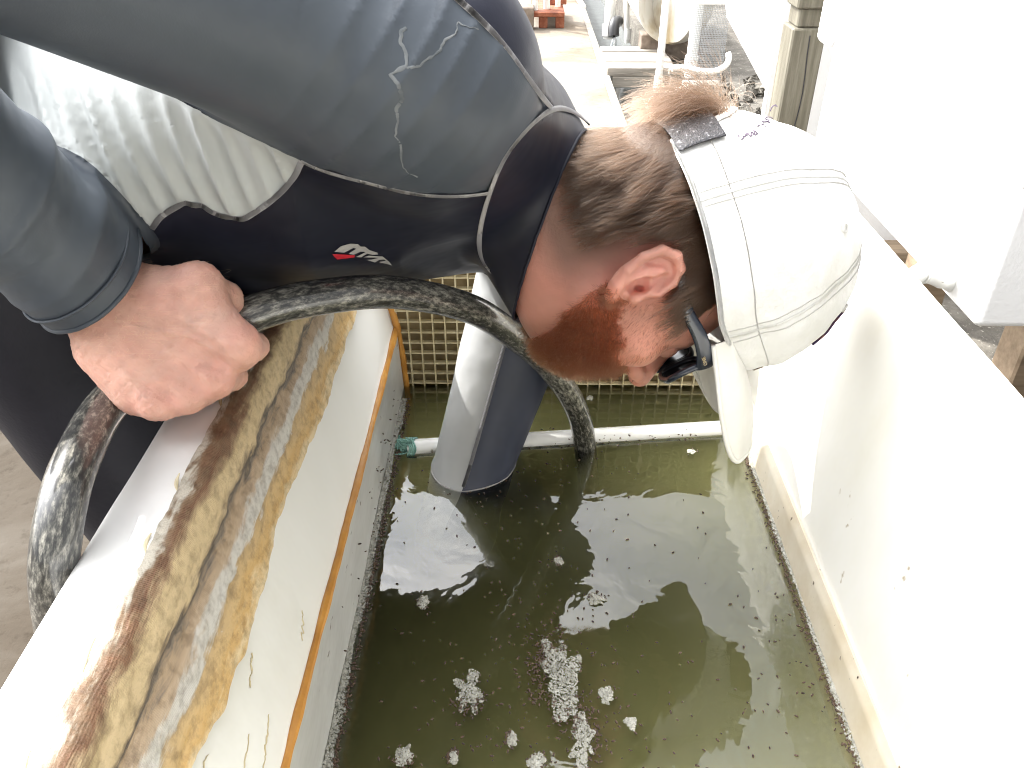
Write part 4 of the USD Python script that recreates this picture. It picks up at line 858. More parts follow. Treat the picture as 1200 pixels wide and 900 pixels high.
# drag lines on the upper sleeve running from the collar to the armpit
g1 = ((SV - SH_R) @ nrm(EL_R - SH_R)); g2 = ((SV - SH_R) @ CU)
drag = meshkit.fbm(np.stack([g1 * 26 + 6 * g2, g2 * 5, 0 * g1], -1), 3, 9) - 0.5
disp += np.where(~is_armR & (ph_sleeve > 0), 0.0030 * drag, 0)
disp += np.where(~is_armR & (ph_sleeve > 0), 0.0016 * (ridges(g1 + 0.35 * g2 + 0.01 * drag, 0.021, 2.5) - 0.3) * smooth01(g1, -0.03, 0.0) * smooth01(g1, 0.12, 0.04), 0)
# sleeve of the forearm: twisting pulls
fa = ax_t; ring = meshkit.fbm(np.stack([fa * 9 + 8 * ((SV - EL_R) @ CU), ((SV - EL_R) @ CR) * 11, ((SV - EL_R) @ CF) * 11], -1), 3, 12) - 0.5
on_fore = (rc(SV, EL_R, WR_R, 0.055, 0.045) < 0.010)
disp += np.where(on_fore, 0.0095 * ring * smooth01(fa, 1.0, 0.82) + 0.004 * (ridges(fa + 0.9 * ((SV - EL_R) @ CU) + 0.10 * ring, 0.135, 2.2) - 0.3) * smooth01(fa, 0.97, 0.80) , 0)
disp += np.where(on_fore, 0.0045 * (meshkit.fbm(np.stack([fa * 16, ((SV - EL_R) @ CU) * 34 + 14 * fa, ((SV - EL_R) @ CF) * 20], -1), 3, 22) - 0.5) * smooth01(fa, 1.0, 0.85), 0)
disp += np.where(is_armL, 0.006 * (meshkit.fbm(SV * [22, 22, 9], 3, 14) - 0.5), 0)
chest_w = (~is_armR) & (~is_armL) & (ph_sleeve < 0) & (ph_white < 0)
disp += np.where(chest_w, 0.005 * (meshkit.fbm(np.stack([sl * 16 + sb * 10, sb * 6, sa * 8], -1), 3, 15) - 0.5), 0)
disp += 0.0006 * (meshkit.fbm(SV * 60, 3, 17) - 0.5)
SV2 = SV + SN * disp[:, None]
SN2 = np.array(trimesh.Trimesh(SV2, SF, process=False).vertex_normals)

def clip(V, F, N, phi):
    """The part of the mesh where phi > 0, cut along phi = 0. Returns vertices, faces, normals and a function that carries other values over."""
    phi = np.where(np.abs(phi) < 1e-9, 1e-9, phi); pos = phi > 0; n = pos[F].sum(1)
    out = [F[n == 3]]; newA, newB, newT = [], [], []; base = len(V)
    def cutpt(a, b):
        newA.append(a); newB.append(b); newT.append(phi[a] / (phi[a] - phi[b])); s = base + sum(len(x) for x in newA[:-1]); return np.arange(s, s + len(a))
    for need in (1, 2):
        f = F[n == need]
        if not len(f): continue
        odd = pos[f] if need == 1 else ~pos[f]; r = odd.argmax(1); f = np.stack([f[np.arange(len(f)), (r + k) % 3] for k in range(3)], 1); a, b, c = f.T
        p, q = cutpt(a, b), cutpt(a, c)
        out += [np.stack([a, p, q], 1)] if need == 1 else [np.stack([p, b, c], 1), np.stack([p, c, q], 1)]
    Fn = np.vstack(out)
    if newA: A, Bq, T = np.concatenate(newA), np.concatenate(newB), np.concatenate(newT)[:, None]
    carry = (lambda x: np.concatenate([x, (x[A] * (1 - (T if x.ndim > 1 else T[:, 0])) + x[Bq] * (T if x.ndim > 1 else T[:, 0]))])) if newA else (lambda x: x)
    return Fn, carry
st = {'V': SV2, 'N': SN2, 'x': pxs, 'far': (~face_cam).astype(float), 'sleeve': ph_sleeve, 'white': ph_white, 'collar': ph_collar, 'armR': 0.012 - arm_far,
      'armL': 0.010 - armL_d, 'P': SV, 'tr': tr_}
def sub(s, F, key):
    Fn, carry = clip(s['V'], F, s['N'], s[key] if isinstance(key, str) else key); return {k: carry(v) for k, v in s.items()}, Fn
def tidy(s, F):
    u, inv = np.unique(F, return_inverse=True); return s['V'][u], inv.reshape(F.shape), s['N'][u]
# open the collar, the cuff and the hem
s0, F0 = sub(st, SF, np.where(np.linalg.norm(SV2 - cc, axis=1) < 0.125, -((SV2 - cc) @ cn), 0.05)); 
s0, F0 = sub(s0, F0, np.where((rc(s0['V'], CUFF - cun * 0.03, CUFF + cun * 0.035, 0.04, 0.04) < 0.012) & (s0['tr'] > 0.014), -((s0['V'] - CUFF) @ cun), 0.05))
hemL = WR_L; hln = nrm(WR_L - EL_L)
s0, F0 = sub(s0, F0, np.where(np.linalg.norm(s0['V'] - hemL, axis=1) < 0.09, -((s0['V'] - hemL) @ hln), 0.05))
SLEEVE = pm('grey_blue_jersey', [(0.25, (0.040, 0.049, 0.062)), (0.5, (0.055, 0.066, 0.081)), (0.75, (0.070, 0.083, 0.098))], scale=10, rough=0.46, bump=0.22, bscale=900, bdist=0.0004, spec=0.4)
NAVY = pm('navy_jersey', [(0.3, (0.0065, 0.0075, 0.0145)), (0.7, (0.0115, 0.0130, 0.0240))], scale=10, rough=0.46, bump=0.22, bscale=900, bdist=0.0004, spec=0.28)
SLEEVE_SHADED = pm('shaded_sleeve_jersey', [(0.3, (0.034, 0.040, 0.062)), (0.7, (0.055, 0.062, 0.092))], scale=10, rough=0.5, bump=0.22, bscale=900, bdist=0.0004, spec=0.4)  # the grey-blue sleeve cloth again, shade put into its colour
PALE = pm('pale_grey_jersey', [(0.25, (0.36, 0.38, 0.375)), (0.5, (0.45, 0.47, 0.46)), (0.78, (0.52, 0.535, 0.525))], scale=7, rough=0.5, bump=0.2, bscale=900, bdist=0.0004, spec=0.4, speck=(26, 0.74, (0.50, 0.38, 0.28)))
PALEB = pm('pale_grey_sleeve_jersey', [(0.3, (0.36, 0.37, 0.375)), (0.7, (0.44, 0.45, 0.455))], scale=9, rough=0.55, bump=0.2, bscale=900, bdist=0.0004, spec=0.3)
THREAD = pm('grey_thread', (0.34, 0.33, 0.33), scale=90, rough=0.8, bump=0.5, bscale=900, bdist=0.0005)
def shirt_part(name, s, F, m, **kw):
    if len(F) == 0: return
    v, f, n = tidy(s, F); obj(name, (v, f), m, person, normals=n, **kw)
# right arm below the shoulder, then the trunk's panels
sA, FA = sub(s0, F0, 'armR'); shirt_part('right_sleeve', sA, FA, SLEEVE, label='grey-blue right sleeve')
sB, FB = sub(s0, F0, -s0['armR'])
sL, FL = sub(sB, FB, 'armL')
sT, FT = sub(sB, FB, -sB['armL'])
hln = nrm(EL_L - SH_L)
lx = (sL['P'] - SH_L) - ((sL['P'] - SH_L) @ hln)[:, None] * hln
seam_dir = nrm(np.array([-1.0, 0.45, 0.0]) - hln * (np.array([-1.0, 0.45, 0.0]) @ hln))
lphi = lx @ seam_dir + 0.013
a1, b1 = sub(sL, FL, lphi); shirt_part('left_sleeve_panel', a1, b1, PALEB, label='pale grey panel of the left sleeve')
a2, b2 = sub(sL, FL, -lphi); shirt_part('left_sleeve', a2, b2, SLEEVE_SHADED, label='navy half of the wet left sleeve')
near_side = lambda s: np.where(s['far'] > 0.5, -20.0, 20.0)
sC, FC = sub(sT, FT, np.where((sT['V'] - SHC) @ ES > -0.10, sT['collar'], -20)); shirt_part('collar', sC, FC, NAVY, label='navy standing collar')
sT, FT = sub(sT, FT, -np.where((sT['V'] - SHC) @ ES > -0.10, sT['collar'], -20))
sS, FS = sub(sT, FT, np.where(sT['far'] > 0.5, np.minimum(sT['sleeve'], 20), sT['sleeve'])); shirt_part('raglan_panel', sS, FS, SLEEVE, label='grey-blue shoulder panel with pale salt marks')
sT, FT = sub(sT, FT, -sT['sleeve'])
wv = np.where(sT['far'] > 0.5, -20, sT['white'])
sW, FW = sub(sT, FT, wv); shirt_part('side_panel', sW, FW, PALE, label='pale grey gathered side panel')
sT, FT = sub(sT, FT, -wv); shirt_part('chest_panel', sT, FT, NAVY, label='dark navy chest, belly and back')

# where a point of the sketch lies on a mesh, nearest surface first
class Onto:
    def __init__(self, V, N):
        m = ((EYE - V) * N).sum(1) > 0; self.V, self.N = V[m], N[m]; self.q = PX(self.V); self.t = cKDTree(self.q[:, :2])
    def __call__(self, pts, r=7.0):
        P, Q = [], []
        for p in np.asarray(pts, float):
            i = self.t.query_ball_point(p, r)
            if not i: _, i = self.t.query(p, 6)
            i = np.atleast_1d(i); d = self.q[i, 2]; i = i[d < d.min() + 0.015]; i = i[np.argsort(np.linalg.norm(self.q[i, :2] - p, axis=1))[:6]]
            w = 1 / (np.linalg.norm(self.q[i, :2] - p, axis=1) + 0.3); w /= w.sum(); n = nrm(w @ self.N[i])
            P.append(W(p[0], p[1], w @ self.q[i, 2])); Q.append(n)
        return np.array(P), np.array(Q)
on_shirt = Onto(SV2, SN2)
trm = (arm_far > 0.014) & ~is_armL; on_trunk = Onto(SV2[trm], SN2[trm])
def px_spline(p, step=2.0):
    p = np.asarray(p, float); n = max(8, int(np.linalg.norm(np.diff(p, axis=0), axis=1).sum() / step)); return spline(p, n)
def seam(pts, width=0.0036, name='seam', m=None, lift=0.0002, height=0.0007, curve=True, onto=None):
    p, n = (onto or on_shirt)(px_spline(pts) if curve else resample(np.array(pts, float), 2.0))
    k = np.ones(7) / 7
    if len(p) > 12:
        for c in range(3): p[3:-3, c] = np.convolve(p[:, c], k, 'valid'); n[3:-3, c] = np.convolve(n[:, c], k, 'valid')
    q = resample(np.hstack([p, n]), 0.0008); 
    obj(name, ribbon(q[:, :3] + q[:, 3:] * lift, q[:, 3:], width, height, 0.28), m or THREAD, person, smooth=60)
for s_ in (SEAM_FRONT, SEAM_COLLAR, SEAM_BACK): seam(s_, 0.0042)
seam(WHITE_EDGE, 0.0040, curve=False, onto=on_trunk)
seam([(330, 182), (260, 146), (190, 105), (120, 65)], 0.0030) if False else None
def loop_edge(V, F, at, nrm_, r, name, m, rad=0.0016):
    """A rolled hem along the open edge of F that lies near the plane (at, nrm_)."""
    e = np.vstack([F[:, [0, 1]], F[:, [1, 2]], F[:, [2, 0]]]); es = np.sort(e, 1).astype(np.int64); u, c = np.unique(es[:, 0] * len(V) + es[:, 1], return_counts=True); u = u[c == 1]; b = np.stack([u // len(V), u % len(V)], 1)
    b = b[(np.abs((V[b] - at) @ nrm_) < 0.0012).all(1) & (np.linalg.norm(V[b] - at, axis=2) < r).all(1)]
    p = V[np.unique(b)]; c0 = p.mean(0); x = nrm(np.cross(nrm_, [0.3, 0.5, 0.8])); y = np.cross(nrm_, x)
    ang = np.arctan2((p - c0) @ y, (p - c0) @ x); o = np.argsort(ang); p = p[o]
    q = resample(np.vstack([p, p[:1]]), 0.003)[:-1]
    for _ in range(3): q = (np.roll(q, 1, 0) + q * 2 + np.roll(q, -1, 0)) / 4
    obj(name, tube(q, rad, 8, closed=True), m, person, smooth=True); return q
loop_edge(s0['V'], F0, cc, cn, 0.14, 'collar_hem', NAVY, 0.0015)
CUFFQ = loop_edge(s0['V'], F0, CUFF, cun, 0.075, 'cuff_hem', SLEEVE, 0.0017)
q2 = CUFFQ - cun * 0.013; q2 = q2 + (q2 - q2.mean(0)) * 0.035
obj('cuff_stitching', tube(q2, 0.0010, 6, closed=True), SLEEVE, person, smooth=True)
sec = trimesh.Trimesh(SV2, SF, process=False).section(plane_origin=[0, 0, ZW + 0.001], plane_normal=[0, 0, 1])
for ring in sec.discrete:
    if np.linalg.norm(ring.mean(0)[:2] - EL_L[:2]) < 0.06 and len(ring) > 20:
        q = resample(ring, 0.002)[:-1]; q[:, 2] += 0.0012 * (meshkit.noise(q * 90, 5) - 0.2); obj('wet_sleeve_edge', tube(q, 0.0003 + 0.0016 * np.clip(meshkit.noise(q * 110, 6) - 0.25, 0, 1), 7, closed=True), THREAD, person, smooth=True)
# seam down the left sleeve and round its soaked end
tt = np.linspace(0.42, 1.0, 60); axp = SH_L + (EL_L - SH_L) * tt[:, None]; side_ = nrm(np.cross(hln, seam_dir)); side_ = side_ if side_[1] < 0 else -side_
sp_ = []
for a_ in axp:
    o = a_ - seam_dir * 0.013; d_ = np.linspace(0.02, 0.09, 140)[:, None]; q = o + side_ * d_; f = shirt_sdf(q); sp_.append(q[np.argmax(f > 0)])
sp_ = np.array(sp_); sn_ = normals_of(shirt_sdf, sp_, 0.002); q = resample(np.hstack([sp_, sn_]), 0.0008)
obj('seam', ribbon(q[:, :3] + q[:, 3:] * 0.0010, q[:, 3:], 0.0042, 0.0014, 0.28), pm('dark_grey_thread', (0.16, 0.16, 0.17), rough=0.8), person)
# salt marks on the shoulder: thin crusts
SALT = pm('salt_crust', [(0.35, (0.10, 0.112, 0.12)), (0.7, (0.22, 0.23, 0.235))], scale=60, rough=0.9)
def crust(pts, w0, w1):
    q = resample(np.array(pts, float), 1.6); q = q + 0.9 * (np.stack([meshkit.noise(np.stack([np.arange(len(q)) * 0.35, 0 * q[:, 0] + k * 9, 0 * q[:, 0]], -1), 4) for k in (0, 1)], -1) - 0.5) * 2.2
    p, n = on_shirt(q); a = np.linspace(0, 1, len(p)); wd = (w0 + (w1 - w0) * a) * (0.55 + 0.9 * meshkit.noise(np.stack([a * 22, 0 * a, 0 * a], -1), 6))
    obj('salt_mark', ribbon(p + n * 0.0001, n, wd, 0.00018), SALT, person)
crust([(477, 32), (470, 36), (469, 48), (476, 64), (477, 76), (468, 82), (457, 88), (466, 98), (472, 116), (464, 126), (466, 146), (463, 160), (470, 172), (471, 190), (476, 202), (490, 208)], 0.0024, 0.0009)
crust([(477, 79), (492, 77), (505, 66), (516, 60), (520, 48), (534, 40), (536, 26), (545, 30), (560, 34)], 0.0017, 0.0006)
# chest emblem: grey lettering over a red wedge
LG = pm('grey_print', (0.36, 0.35, 0.34), rough=0.6); LR = pm('red_print', (0.50, 0.02, 0.035), rough=0.5)
def patch(poly, m, name, lift):
    from shapely.geometry import Polygon, Point
    from shapely import constrained_delaunay_triangles
    P = Polygon(poly).buffer(0); x0, y0, x1, y1 = P.bounds
    t = []
    v, f = trimesh.creation.triangulate_polygon(P, engine='earcut') if True else None
    mm = trimesh.Trimesh(np.c_[v, np.zeros(len(v))], f, process=False)
    for _ in range(3): mm = mm.subdivide()
    p, n = on_shirt(mm.vertices[:, :2], 5.0); 
    obj(name, trimesh.Trimesh(p + n * lift, mm.faces, process=False), m, person, smooth=True)
L = lambda pts: [(370 + x / 10, 270 + y / 10) for x, y in pts]
patch(L([(190, 265), (455, 280), (450, 305), (250, 330), (215, 300)]), LR, 'emblem_wedge', 0.0008)
patch(L([(215, 240), (290, 175), (400, 145), (490, 150), (525, 180), (575, 180), (625, 220), (720, 250), (725, 272), (660, 275), (600, 262), (530, 305), (470, 300), (580, 245), (560, 240), (520, 240), (440, 275), (380, 262), (470, 205), (440, 195), (330, 250)]), LG, 'emblem_letters', 0.0008)
patch(L([(555, 305), (620, 285), (700, 290), (780, 295), (860, 360), (890, 400), (860, 390), (740, 360), (820, 345), (800, 330), (740, 335), (690, 365), (600, 335), (650, 330), (730, 312), (690, 308)]), LG, 'emblem_letters', 0.0008)

# ================================================================== trousers
def shorts_sdf(p):
    d = trunk_sdf(p) - 0.012
    fold = 0.006 * (meshkit.fbm(p * [16, 16, 9], 3, 31) - 0.5)
    for H, K, A in ((HJ_R, KN_R, AN_R), (HJ_L, KN_L, AN_L)):
        d = smin(d, rc(p, H, K + (K - H) * 0.02, 0.092, 0.063), 0.03)
    return d + fold
PV, PF = extract(shorts_sdf, (-0.84, 0.36, 0.40), (-0.22, 1.04, 1.16), 0.006)
PN = normals_of(shorts_sdf, PV, 0.004)
sP = {'V': PV, 'N': PN}
sP, PF = sub(sP, PF, np.where(PV[:, 2] < 0.855, PV[:, 2] - 0.595, 0.22 - (PV - HIP) @ ES))
TROU = pm('black_shorts_cloth', [(0.3, (0.006, 0.006, 0.010)), (0.7, (0.013, 0.013, 0.019))], scale=12, rough=0.55, spec=0.3, bump=0.3, bscale=300, bdist=0.001)
v, f, n = tidy(sP, PF); obj('shorts', (v, f), TROU, person, normals=n)
# ================================================================== hair
HAIRM = lambda name, c, r=0.35, rnd=0.35: mat(name, {'h': ('principled_hair_bsdf', {'model': 'Chiang', 'parametrization': 'Direct coloring', 'color': c, 'roughness': r, 'radial_roughness': 0.45, 'random_color': rnd, 'ior': 1.5}),
    'i': ('hair_info', {}), 'r': ('rgb_ramp', {'ramp': [(0.0, tuple(np.array(c) * 0.35)), (0.5, c), (0.85, tuple(np.minimum(np.array(c) * 2.0, 0.9))), (1.0, tuple(np.minimum(np.array(c) * 3.2, 0.9)))]}), 'w': ('white_noise_texture', {'dimensions': '1D'})},
    [('i.index', 'w.w'), ('w.value', 'r.fac'), ('r.color', 'h.color')], surface='h.BSDF')
BROWN = HAIRM('brown_hair', (0.034, 0.0185, 0.0105)); RED = HAIRM('red_brown_beard', (0.070, 0.0235, 0.010), 0.4); DARKH = HAIRM('dark_brown_hair', (0.06, 0.038, 0.026))
hsel = np.linalg.norm(hq, axis=1) < 0.17
u_, f_, r_ = hq.T; f_ = f_ + FACE
ear_d = np.linalg.norm(hq - [0.004, -0.012, 0.082], axis=1)
def scatter(mask, n, seed):
    """n points spread over the faces whose corners all lie in the mask."""
    g = np.random.default_rng(seed); F = BF[mask[BF].all(1)]
    a = np.linalg.norm(np.cross(BV[F[:, 1]] - BV[F[:, 0]], BV[F[:, 2]] - BV[F[:, 0]]), axis=1); k = g.choice(len(F), n, p=a / a.sum())
    w = g.dirichlet([1, 1, 1], n)[:, :, None]; return (BV[F[k]] * w).sum(1), (BN[F[k]] * w).sum(1)
def grow(P, N, flow, length, n, lift, seed, curl=0.0, off=0.0, clump=0):
    """Strands from P that start along N * lift + flow and keep outside the head."""
    g = np.random.default_rng(seed); L = np.broadcast_to(length, (len(P),)) * g.uniform(0.75, 1.2, len(P)); out = [P - N * 0.0006]
    p = P.copy(); d = flow + N * lift; d /= np.linalg.norm(d, axis=1, keepdims=True); jit = g.normal(0, curl, P.shape)
    for i in range(1, n):
        d = d * 0.8 + (flow + jit + 0.25 * g.normal(0, curl, P.shape)) * 0.2; d /= np.linalg.norm(d, axis=1, keepdims=True); p = p + d * (L / (n - 1))[:, None]
        out.append(p.copy())
    S = np.stack(out, 1)
    q = S[:, 1:].reshape(-1, 3); f = smin(HS * head_sdf(to_head(q)), neck_sdf(q), 0.018); low = f < 0.0006 + off
    if low.any():
        gq = q[low]; gr = normals_of(lambda x: smin(HS * head_sdf(to_head(x)), neck_sdf(x), 0.018), gq, 0.002); q[low] = gq + gr * (0.0006 + off - f[low])[:, None]; S[:, 1:] = q.reshape(len(P), n - 1, 3)
    if clump:
        ci = g.choice(len(P), clump, replace=False); _, w = cKDTree(P[ci]).query(P); w = ci[w]; tt_ = np.linspace(0, 1, n)[None, :, None] ** 1.3
        S = S + (S[w] - S) * tt_ * g.uniform(0.25, 0.75, (len(P), 1, 1))
    hs = to_head(S.reshape(-1, 3)).reshape(S.shape); return S[np.linalg.norm(hs - np.array([0.006, -0.013, 0.085]), axis=2).min(1) > 0.0265]
taper = lambda n, w: np.linspace(1, 0.25, n)[None] ** 0.7 * w
nape = -0.010 + 0.012 * np.sin(np.clip(np.abs(r_) / 0.07, 0, 1) * np.pi)
hair_mask = hsel & (f_ < -0.034 - 0.10 * np.clip(0.025 - u_, 0, 0.1)) & (u_ > nape) & (u_ < 0.085) & (ear_d > 0.035)
hair_mask |= hsel & (u_ > 0.040) & (u_ < 0.09) & (f_ < 0.055 - 0.25 * np.clip(u_ - 0.04, 0, 1)) & (ear_d > 0.030)
P, N = scatter(hair_mask, 36000, 41); q = to_head(P)
wob = meshkit.noise(P * 60, 7)[:, None] - 0.5; wob2 = meshkit.noise(P * 25, 8)[:, None] - 0.5
flow = -HU * 0.9 + HF * (0.15 + 0.75 * np.clip((-0.005 - q[:, 0:1]) / 0.05, 0, 1)) * np.clip((-q[:, 1:2] - 0.02) / 0.06, 0, 1) + HF * 0.7 * wob2 + HR * 0.5 * wob
Ls = np.interp(q[:, 0], [-0.06, -0.03, 0.03, 0.08], [0.018, 0.030, 0.042, 0.046])
curves('hair', grow(P, N, flow, Ls, 9, 0.55, 42, 0.16, 0.003, 2600), taper(9, 0.00032), BROWN, person)
# sideburn, dark, in front of and above the ear
side_mask = hsel & (r_ > 0.03) & (f_ > -0.004) & (f_ < 0.052 - 0.62 * np.clip(0.05 - u_, 0, 1)) & (u_ > 0.004) & (u_ < 0.085) & (ear_d > 0.035)
P, N = scatter(side_mask, 5200, 43); q = to_head(P)
flow = -HU * 0.75 - HF * 0.55 + HR * 0.1 + HF * 0.4 * (meshkit.noise(P * 80, 3)[:, None] - 0.5)
curves('sideburn', grow(P, N, flow, np.interp(q[:, 0], [0.0, 0.03, 0.06], [0.007, 0.015, 0.024]), 7, 0.35, 44, 0.15), taper(7, 0.00022), DARKH, person, label='dark sideburn in front of the ear')
# beard
bd = meshkit.fbm(BV * 70, 3, 5)
bd = bd + 1.6 * (np.random.default_rng(77).random(len(BV)) - 0.5)
cheek = np.interp(f_, [-0.02, 0.01, 0.04, 0.07, 0.10], [-0.026, -0.012, -0.022, -0.032, -0.030]) + 0.010 * (bd - 0.5)
hs_ = np.full(len(BV), 9.0); hs_[hsel] = head_sdf(hq[hsel])
beard = hsel & (u_ < cheek) & (u_ > -0.095) & (hs_ < 0.004) & (f_ > -0.008) & ~((np.abs(r_) < 0.02) & (u_ > -0.060) & (u_ < -0.042))
beard &= (f_ > np.interp(u_, [-0.13, -0.09, -0.06, -0.04, -0.025], [0.020, 0.014, 0.004, -0.006, -0.006]))
mous = hsel & (f_ > 0.082) & (np.abs(r_) < 0.03) & (u_ < -0.027) & (u_ > -0.042)
P, N = scatter(beard | mous, 26000, 45); q = to_head(P)
wob = meshkit.noise(P * 90, 7)[:, None] - 0.5
flow = -HU * 0.40 + HF * 0.10 + N * 0.75 + HR * 0.7 * wob
Lb = np.interp(q[:, 0], [-0.12, -0.09, -0.05, -0.02], [0.013, 0.012, 0.010, 0.006])
curves('beard', grow(P, N, flow, Lb, 7, 0.6, 46, 0.75), taper(7, 0.00024), RED, person, label='short dense red-brown beard')
stub = hsel & (r_ > 0) & (u_ < 0.012) & (u_ > -0.05) & (f_ > 0.008) & (f_ < 0.075) & (ear_d > 0.026)
P, N = scatter(stub, 1500, 47); flow = -HU * 0.8 + HF * 0.3 + N * 0.2
curves('stubble', grow(P, N, flow, 0.0035, 4, 0.5, 48, 0.3), taper(4, 0.00016), RED, person, kind='stuff')
# fine hairs on the wrist and thumb
arm_m = (np.linalg.norm(BV - (WR_R * 0.55 + TH[1] * 0.45), axis=1) < 0.05) & (BN @ -CF > 0.0)
P, N = scatter(arm_m, 150, 49); flow = nrm(np.mean(MCP, 0) - WR_R) + 0 * P
g_ = np.random.default_rng(3); Sx = []
for k in range(5): Sx.append(P + N * (0.0002 + 0.0011 * k) + (flow + 0.35 * g_.normal(size=(1, 3))) * 0.0017 * k)
curves('arm_hair', np.stack(Sx, 1), taper(5, 0.00009), HAIRM('fair_arm_hair', (0.55, 0.36, 0.20)), person, kind='stuff')

# ================================================================== cap
CAPM = pm('white_cap_cotton', [(0.28, (0.68, 0.67, 0.62)), (0.5, (0.78, 0.775, 0.75)), (0.75, (0.82, 0.815, 0.80))], scale=14, rough=0.85, bump=0.55, bscale=55, bdist=0.0035, spec=0.2, detail=8, extra={'sheen_weight': 0.1}, speck=(60, 0.73, (0.42, 0.40, 0.37)))
BRIMM = pm('cream_cap_brim', [(0.3, (0.68, 0.665, 0.60)), (0.7, (0.78, 0.77, 0.73))], scale=14, rough=0.85, bump=0.35, bscale=70, bdist=0.002, spec=0.2)
CAPSEAM = pm('cap_stitching', (0.66, 0.65, 0.62), rough=0.9)
capo = np.array([0.056, 0.004, 0.0]); RFr, RBk, RSd, CH = 0.124, 0.116, 0.093, 0.160
TILT = math.radians(8); ctl, stl = math.cos(TILT), math.sin(TILT)
def cap_local(th, t, off=0.0):
    """th: 0 at the front, growing towards the right; t: 0 at the band, 1 at the crown."""
    th, t = np.broadcast_arrays(np.asarray(th, float), np.asarray(t, float))
    a = t * np.pi / 2
    rf = np.where(np.cos(th) > 0, RFr, RBk)
    rad = np.cos(a) ** 0.62 * (1 + 0.05 * np.sin(np.clip(t * 2.2, 0, 1) * np.pi))
    hgt = CH * np.sin(a) ** 0.95 * (1 + 0.05 * np.cos(th) * np.sin(2 * a))
    rise = 0.036 * np.clip(np.cos(np.clip(np.arctan2(np.sin(th), np.cos(th)) * 1.30, -np.pi / 2, np.pi / 2)), 0, 1) ** 1.4
    hgt = hgt + rise * (1 - np.clip(t, 0, 1)) ** 2.0
    # soft cloth: panels bulge between six seams, shallow dents
    pan = 0.0022 * np.abs(np.sin(3 * th)) * np.sin(np.pi * np.clip(t, 0, 1))
    base = np.stack([hgt, np.cos(th) * rf * rad, np.sin(th) * RSd * rad], -1)
    nn = np.stack([np.sin(a) * 0.6, np.cos(th) * np.cos(a), np.sin(th) * np.cos(a)], -1); nn /= np.linalg.norm(nn, axis=-1, keepdims=True) + 1e-9
    dent = 0.009 * (meshkit.fbm(base * [26, 20, 20] + 3, 3, 51) - 0.5) * np.sin(np.pi * np.clip(t * 0.9 + 0.12, 0, 1))
    wr = 0.0035 * (meshkit.fbm(np.stack([base[..., 0] * 70 + base[..., 2] * 40, base[..., 1] * 26, base[..., 2] * 26], -1), 3, 52) - 0.5) * np.clip(1.2 - 1.1 * t, 0, 1)
    p = base + nn * (pan + dent + wr + off)[..., None]
    q = p.copy(); q[..., 0] = p[..., 0] * ctl - p[..., 1] * stl; q[..., 1] = p[..., 0] * stl + p[..., 1] * ctl
    return q + capo
nt, nr = 260, 70
th = np.linspace(0, 2 * np.pi, nt); tt = np.linspace(0, 0.999, nr)
ths, tts = np.meshgrid(th, tt, indexing='ij')
CP = from_head(cap_local(ths, tts))
tq = (tts[:-1, :-1] + tts[1:, 1:]) / 2; thq = (ths[:-1, :-1] + ths[1:, 1:]) / 2
half = 0.46; arch = 0.30
hole = (np.abs(thq - np.pi) < half) & (tq < arch * np.sqrt(np.clip(1 - ((thq - np.pi) / half) ** 2, 0, 1)))
cap = obj('cap_crown', sheet(CP, 0.0016, flip=True, drop=hole), CAPM, person, smooth=True, label='white cotton cap crown, wrinkled and slightly soiled')
capP = lambda a, t, off=0.0: from_head(cap_local(a, t, off))
def cap_ribbon(a, t, w, h, m, name, off=0.0004, stitch=0.25, step=0.0009):
    q = resample(np.hstack([capP(a, t, off), nrm_rows(capP(a, t, off + 0.004) - capP(a, t, off))]), step); obj(name, ribbon(q[:, :3], q[:, 3:], w, h, stitch), m, cap_parent, smooth=60)
nrm_rows = lambda v: v / (np.linalg.norm(v, axis=-1, keepdims=True) + 1e-12)
cap_parent = person
for k in range(6):
    a0 = k * np.pi / 3 + np.pi / 6 * 0; lo_t = arch if k == 3 else 0.0
    t_ = np.linspace(lo_t, 0.99, 90); cap_ribbon(np.full(90, a0), t_, 0.0032, 0.0005, CAPM, 'panel_seam', 0.0003, 0.6)
    if k not in (3,):
        for s_ in (-1, 1):
            t_ = np.linspace(lo_t + 0.02, 0.93, 90); cap_ribbon(np.full(90, a0) + s_ * 0.055 / np.maximum(np.cos(t_ * np.pi / 2) ** 0.62, 0.2), t_, 0.0008, 0.0004, CAPSEAM, 'panel_stitching', 0.0002, 0.9)
ar = np.concatenate([np.linspace(-np.pi + half, np.pi - half, 200)]); cap_ribbon(ar, np.full(200, 0.008), 0.004, 0.0011, CAPM, 'band_hem', 0.0003, 0.2)
cap_ribbon(ar, np.full(200, 0.115), 0.0009, 0.0004, CAPSEAM, 'band_stitching', 0.0002, 0.9)
av = np.linspace(-half, half, 90); cap_ribbon(np.pi + av, arch * np.sqrt(np.clip(1 - (av / half) ** 2, 0, 1)) + 0.004, 0.007, 0.0012, CAPM, 'arch_binding', 0.0006, 0.15)
b = trimesh.creation.icosphere(2, 1.0); b.vertices *= [0.0035, 0.0065, 0.0065]; b.vertices = from_head(b.vertices + cap_local(np.array(0.0), np.array(0.999)) + [0.001, 0, 0]); obj('cap_button', b, CAPM, person, smooth=True)
for k in range(6):
    if k in (2, 3): continue
    a0 = k * np.pi / 3 + np.pi / 6; c = capP(a0, 0.55, 0.0006); n = nrm(capP(a0, 0.55, 0.004) - c); x = nrm(np.cross(n, HU)); y = np.cross(n, x); aa = np.linspace(0, 2 * np.pi, 17)[:-1]
    obj('eyelet', tube(c + 0.0034 * (np.cos(aa)[:, None] * x + np.sin(aa)[:, None] * y), 0.0010, 6, closed=True), CAPSEAM, person)
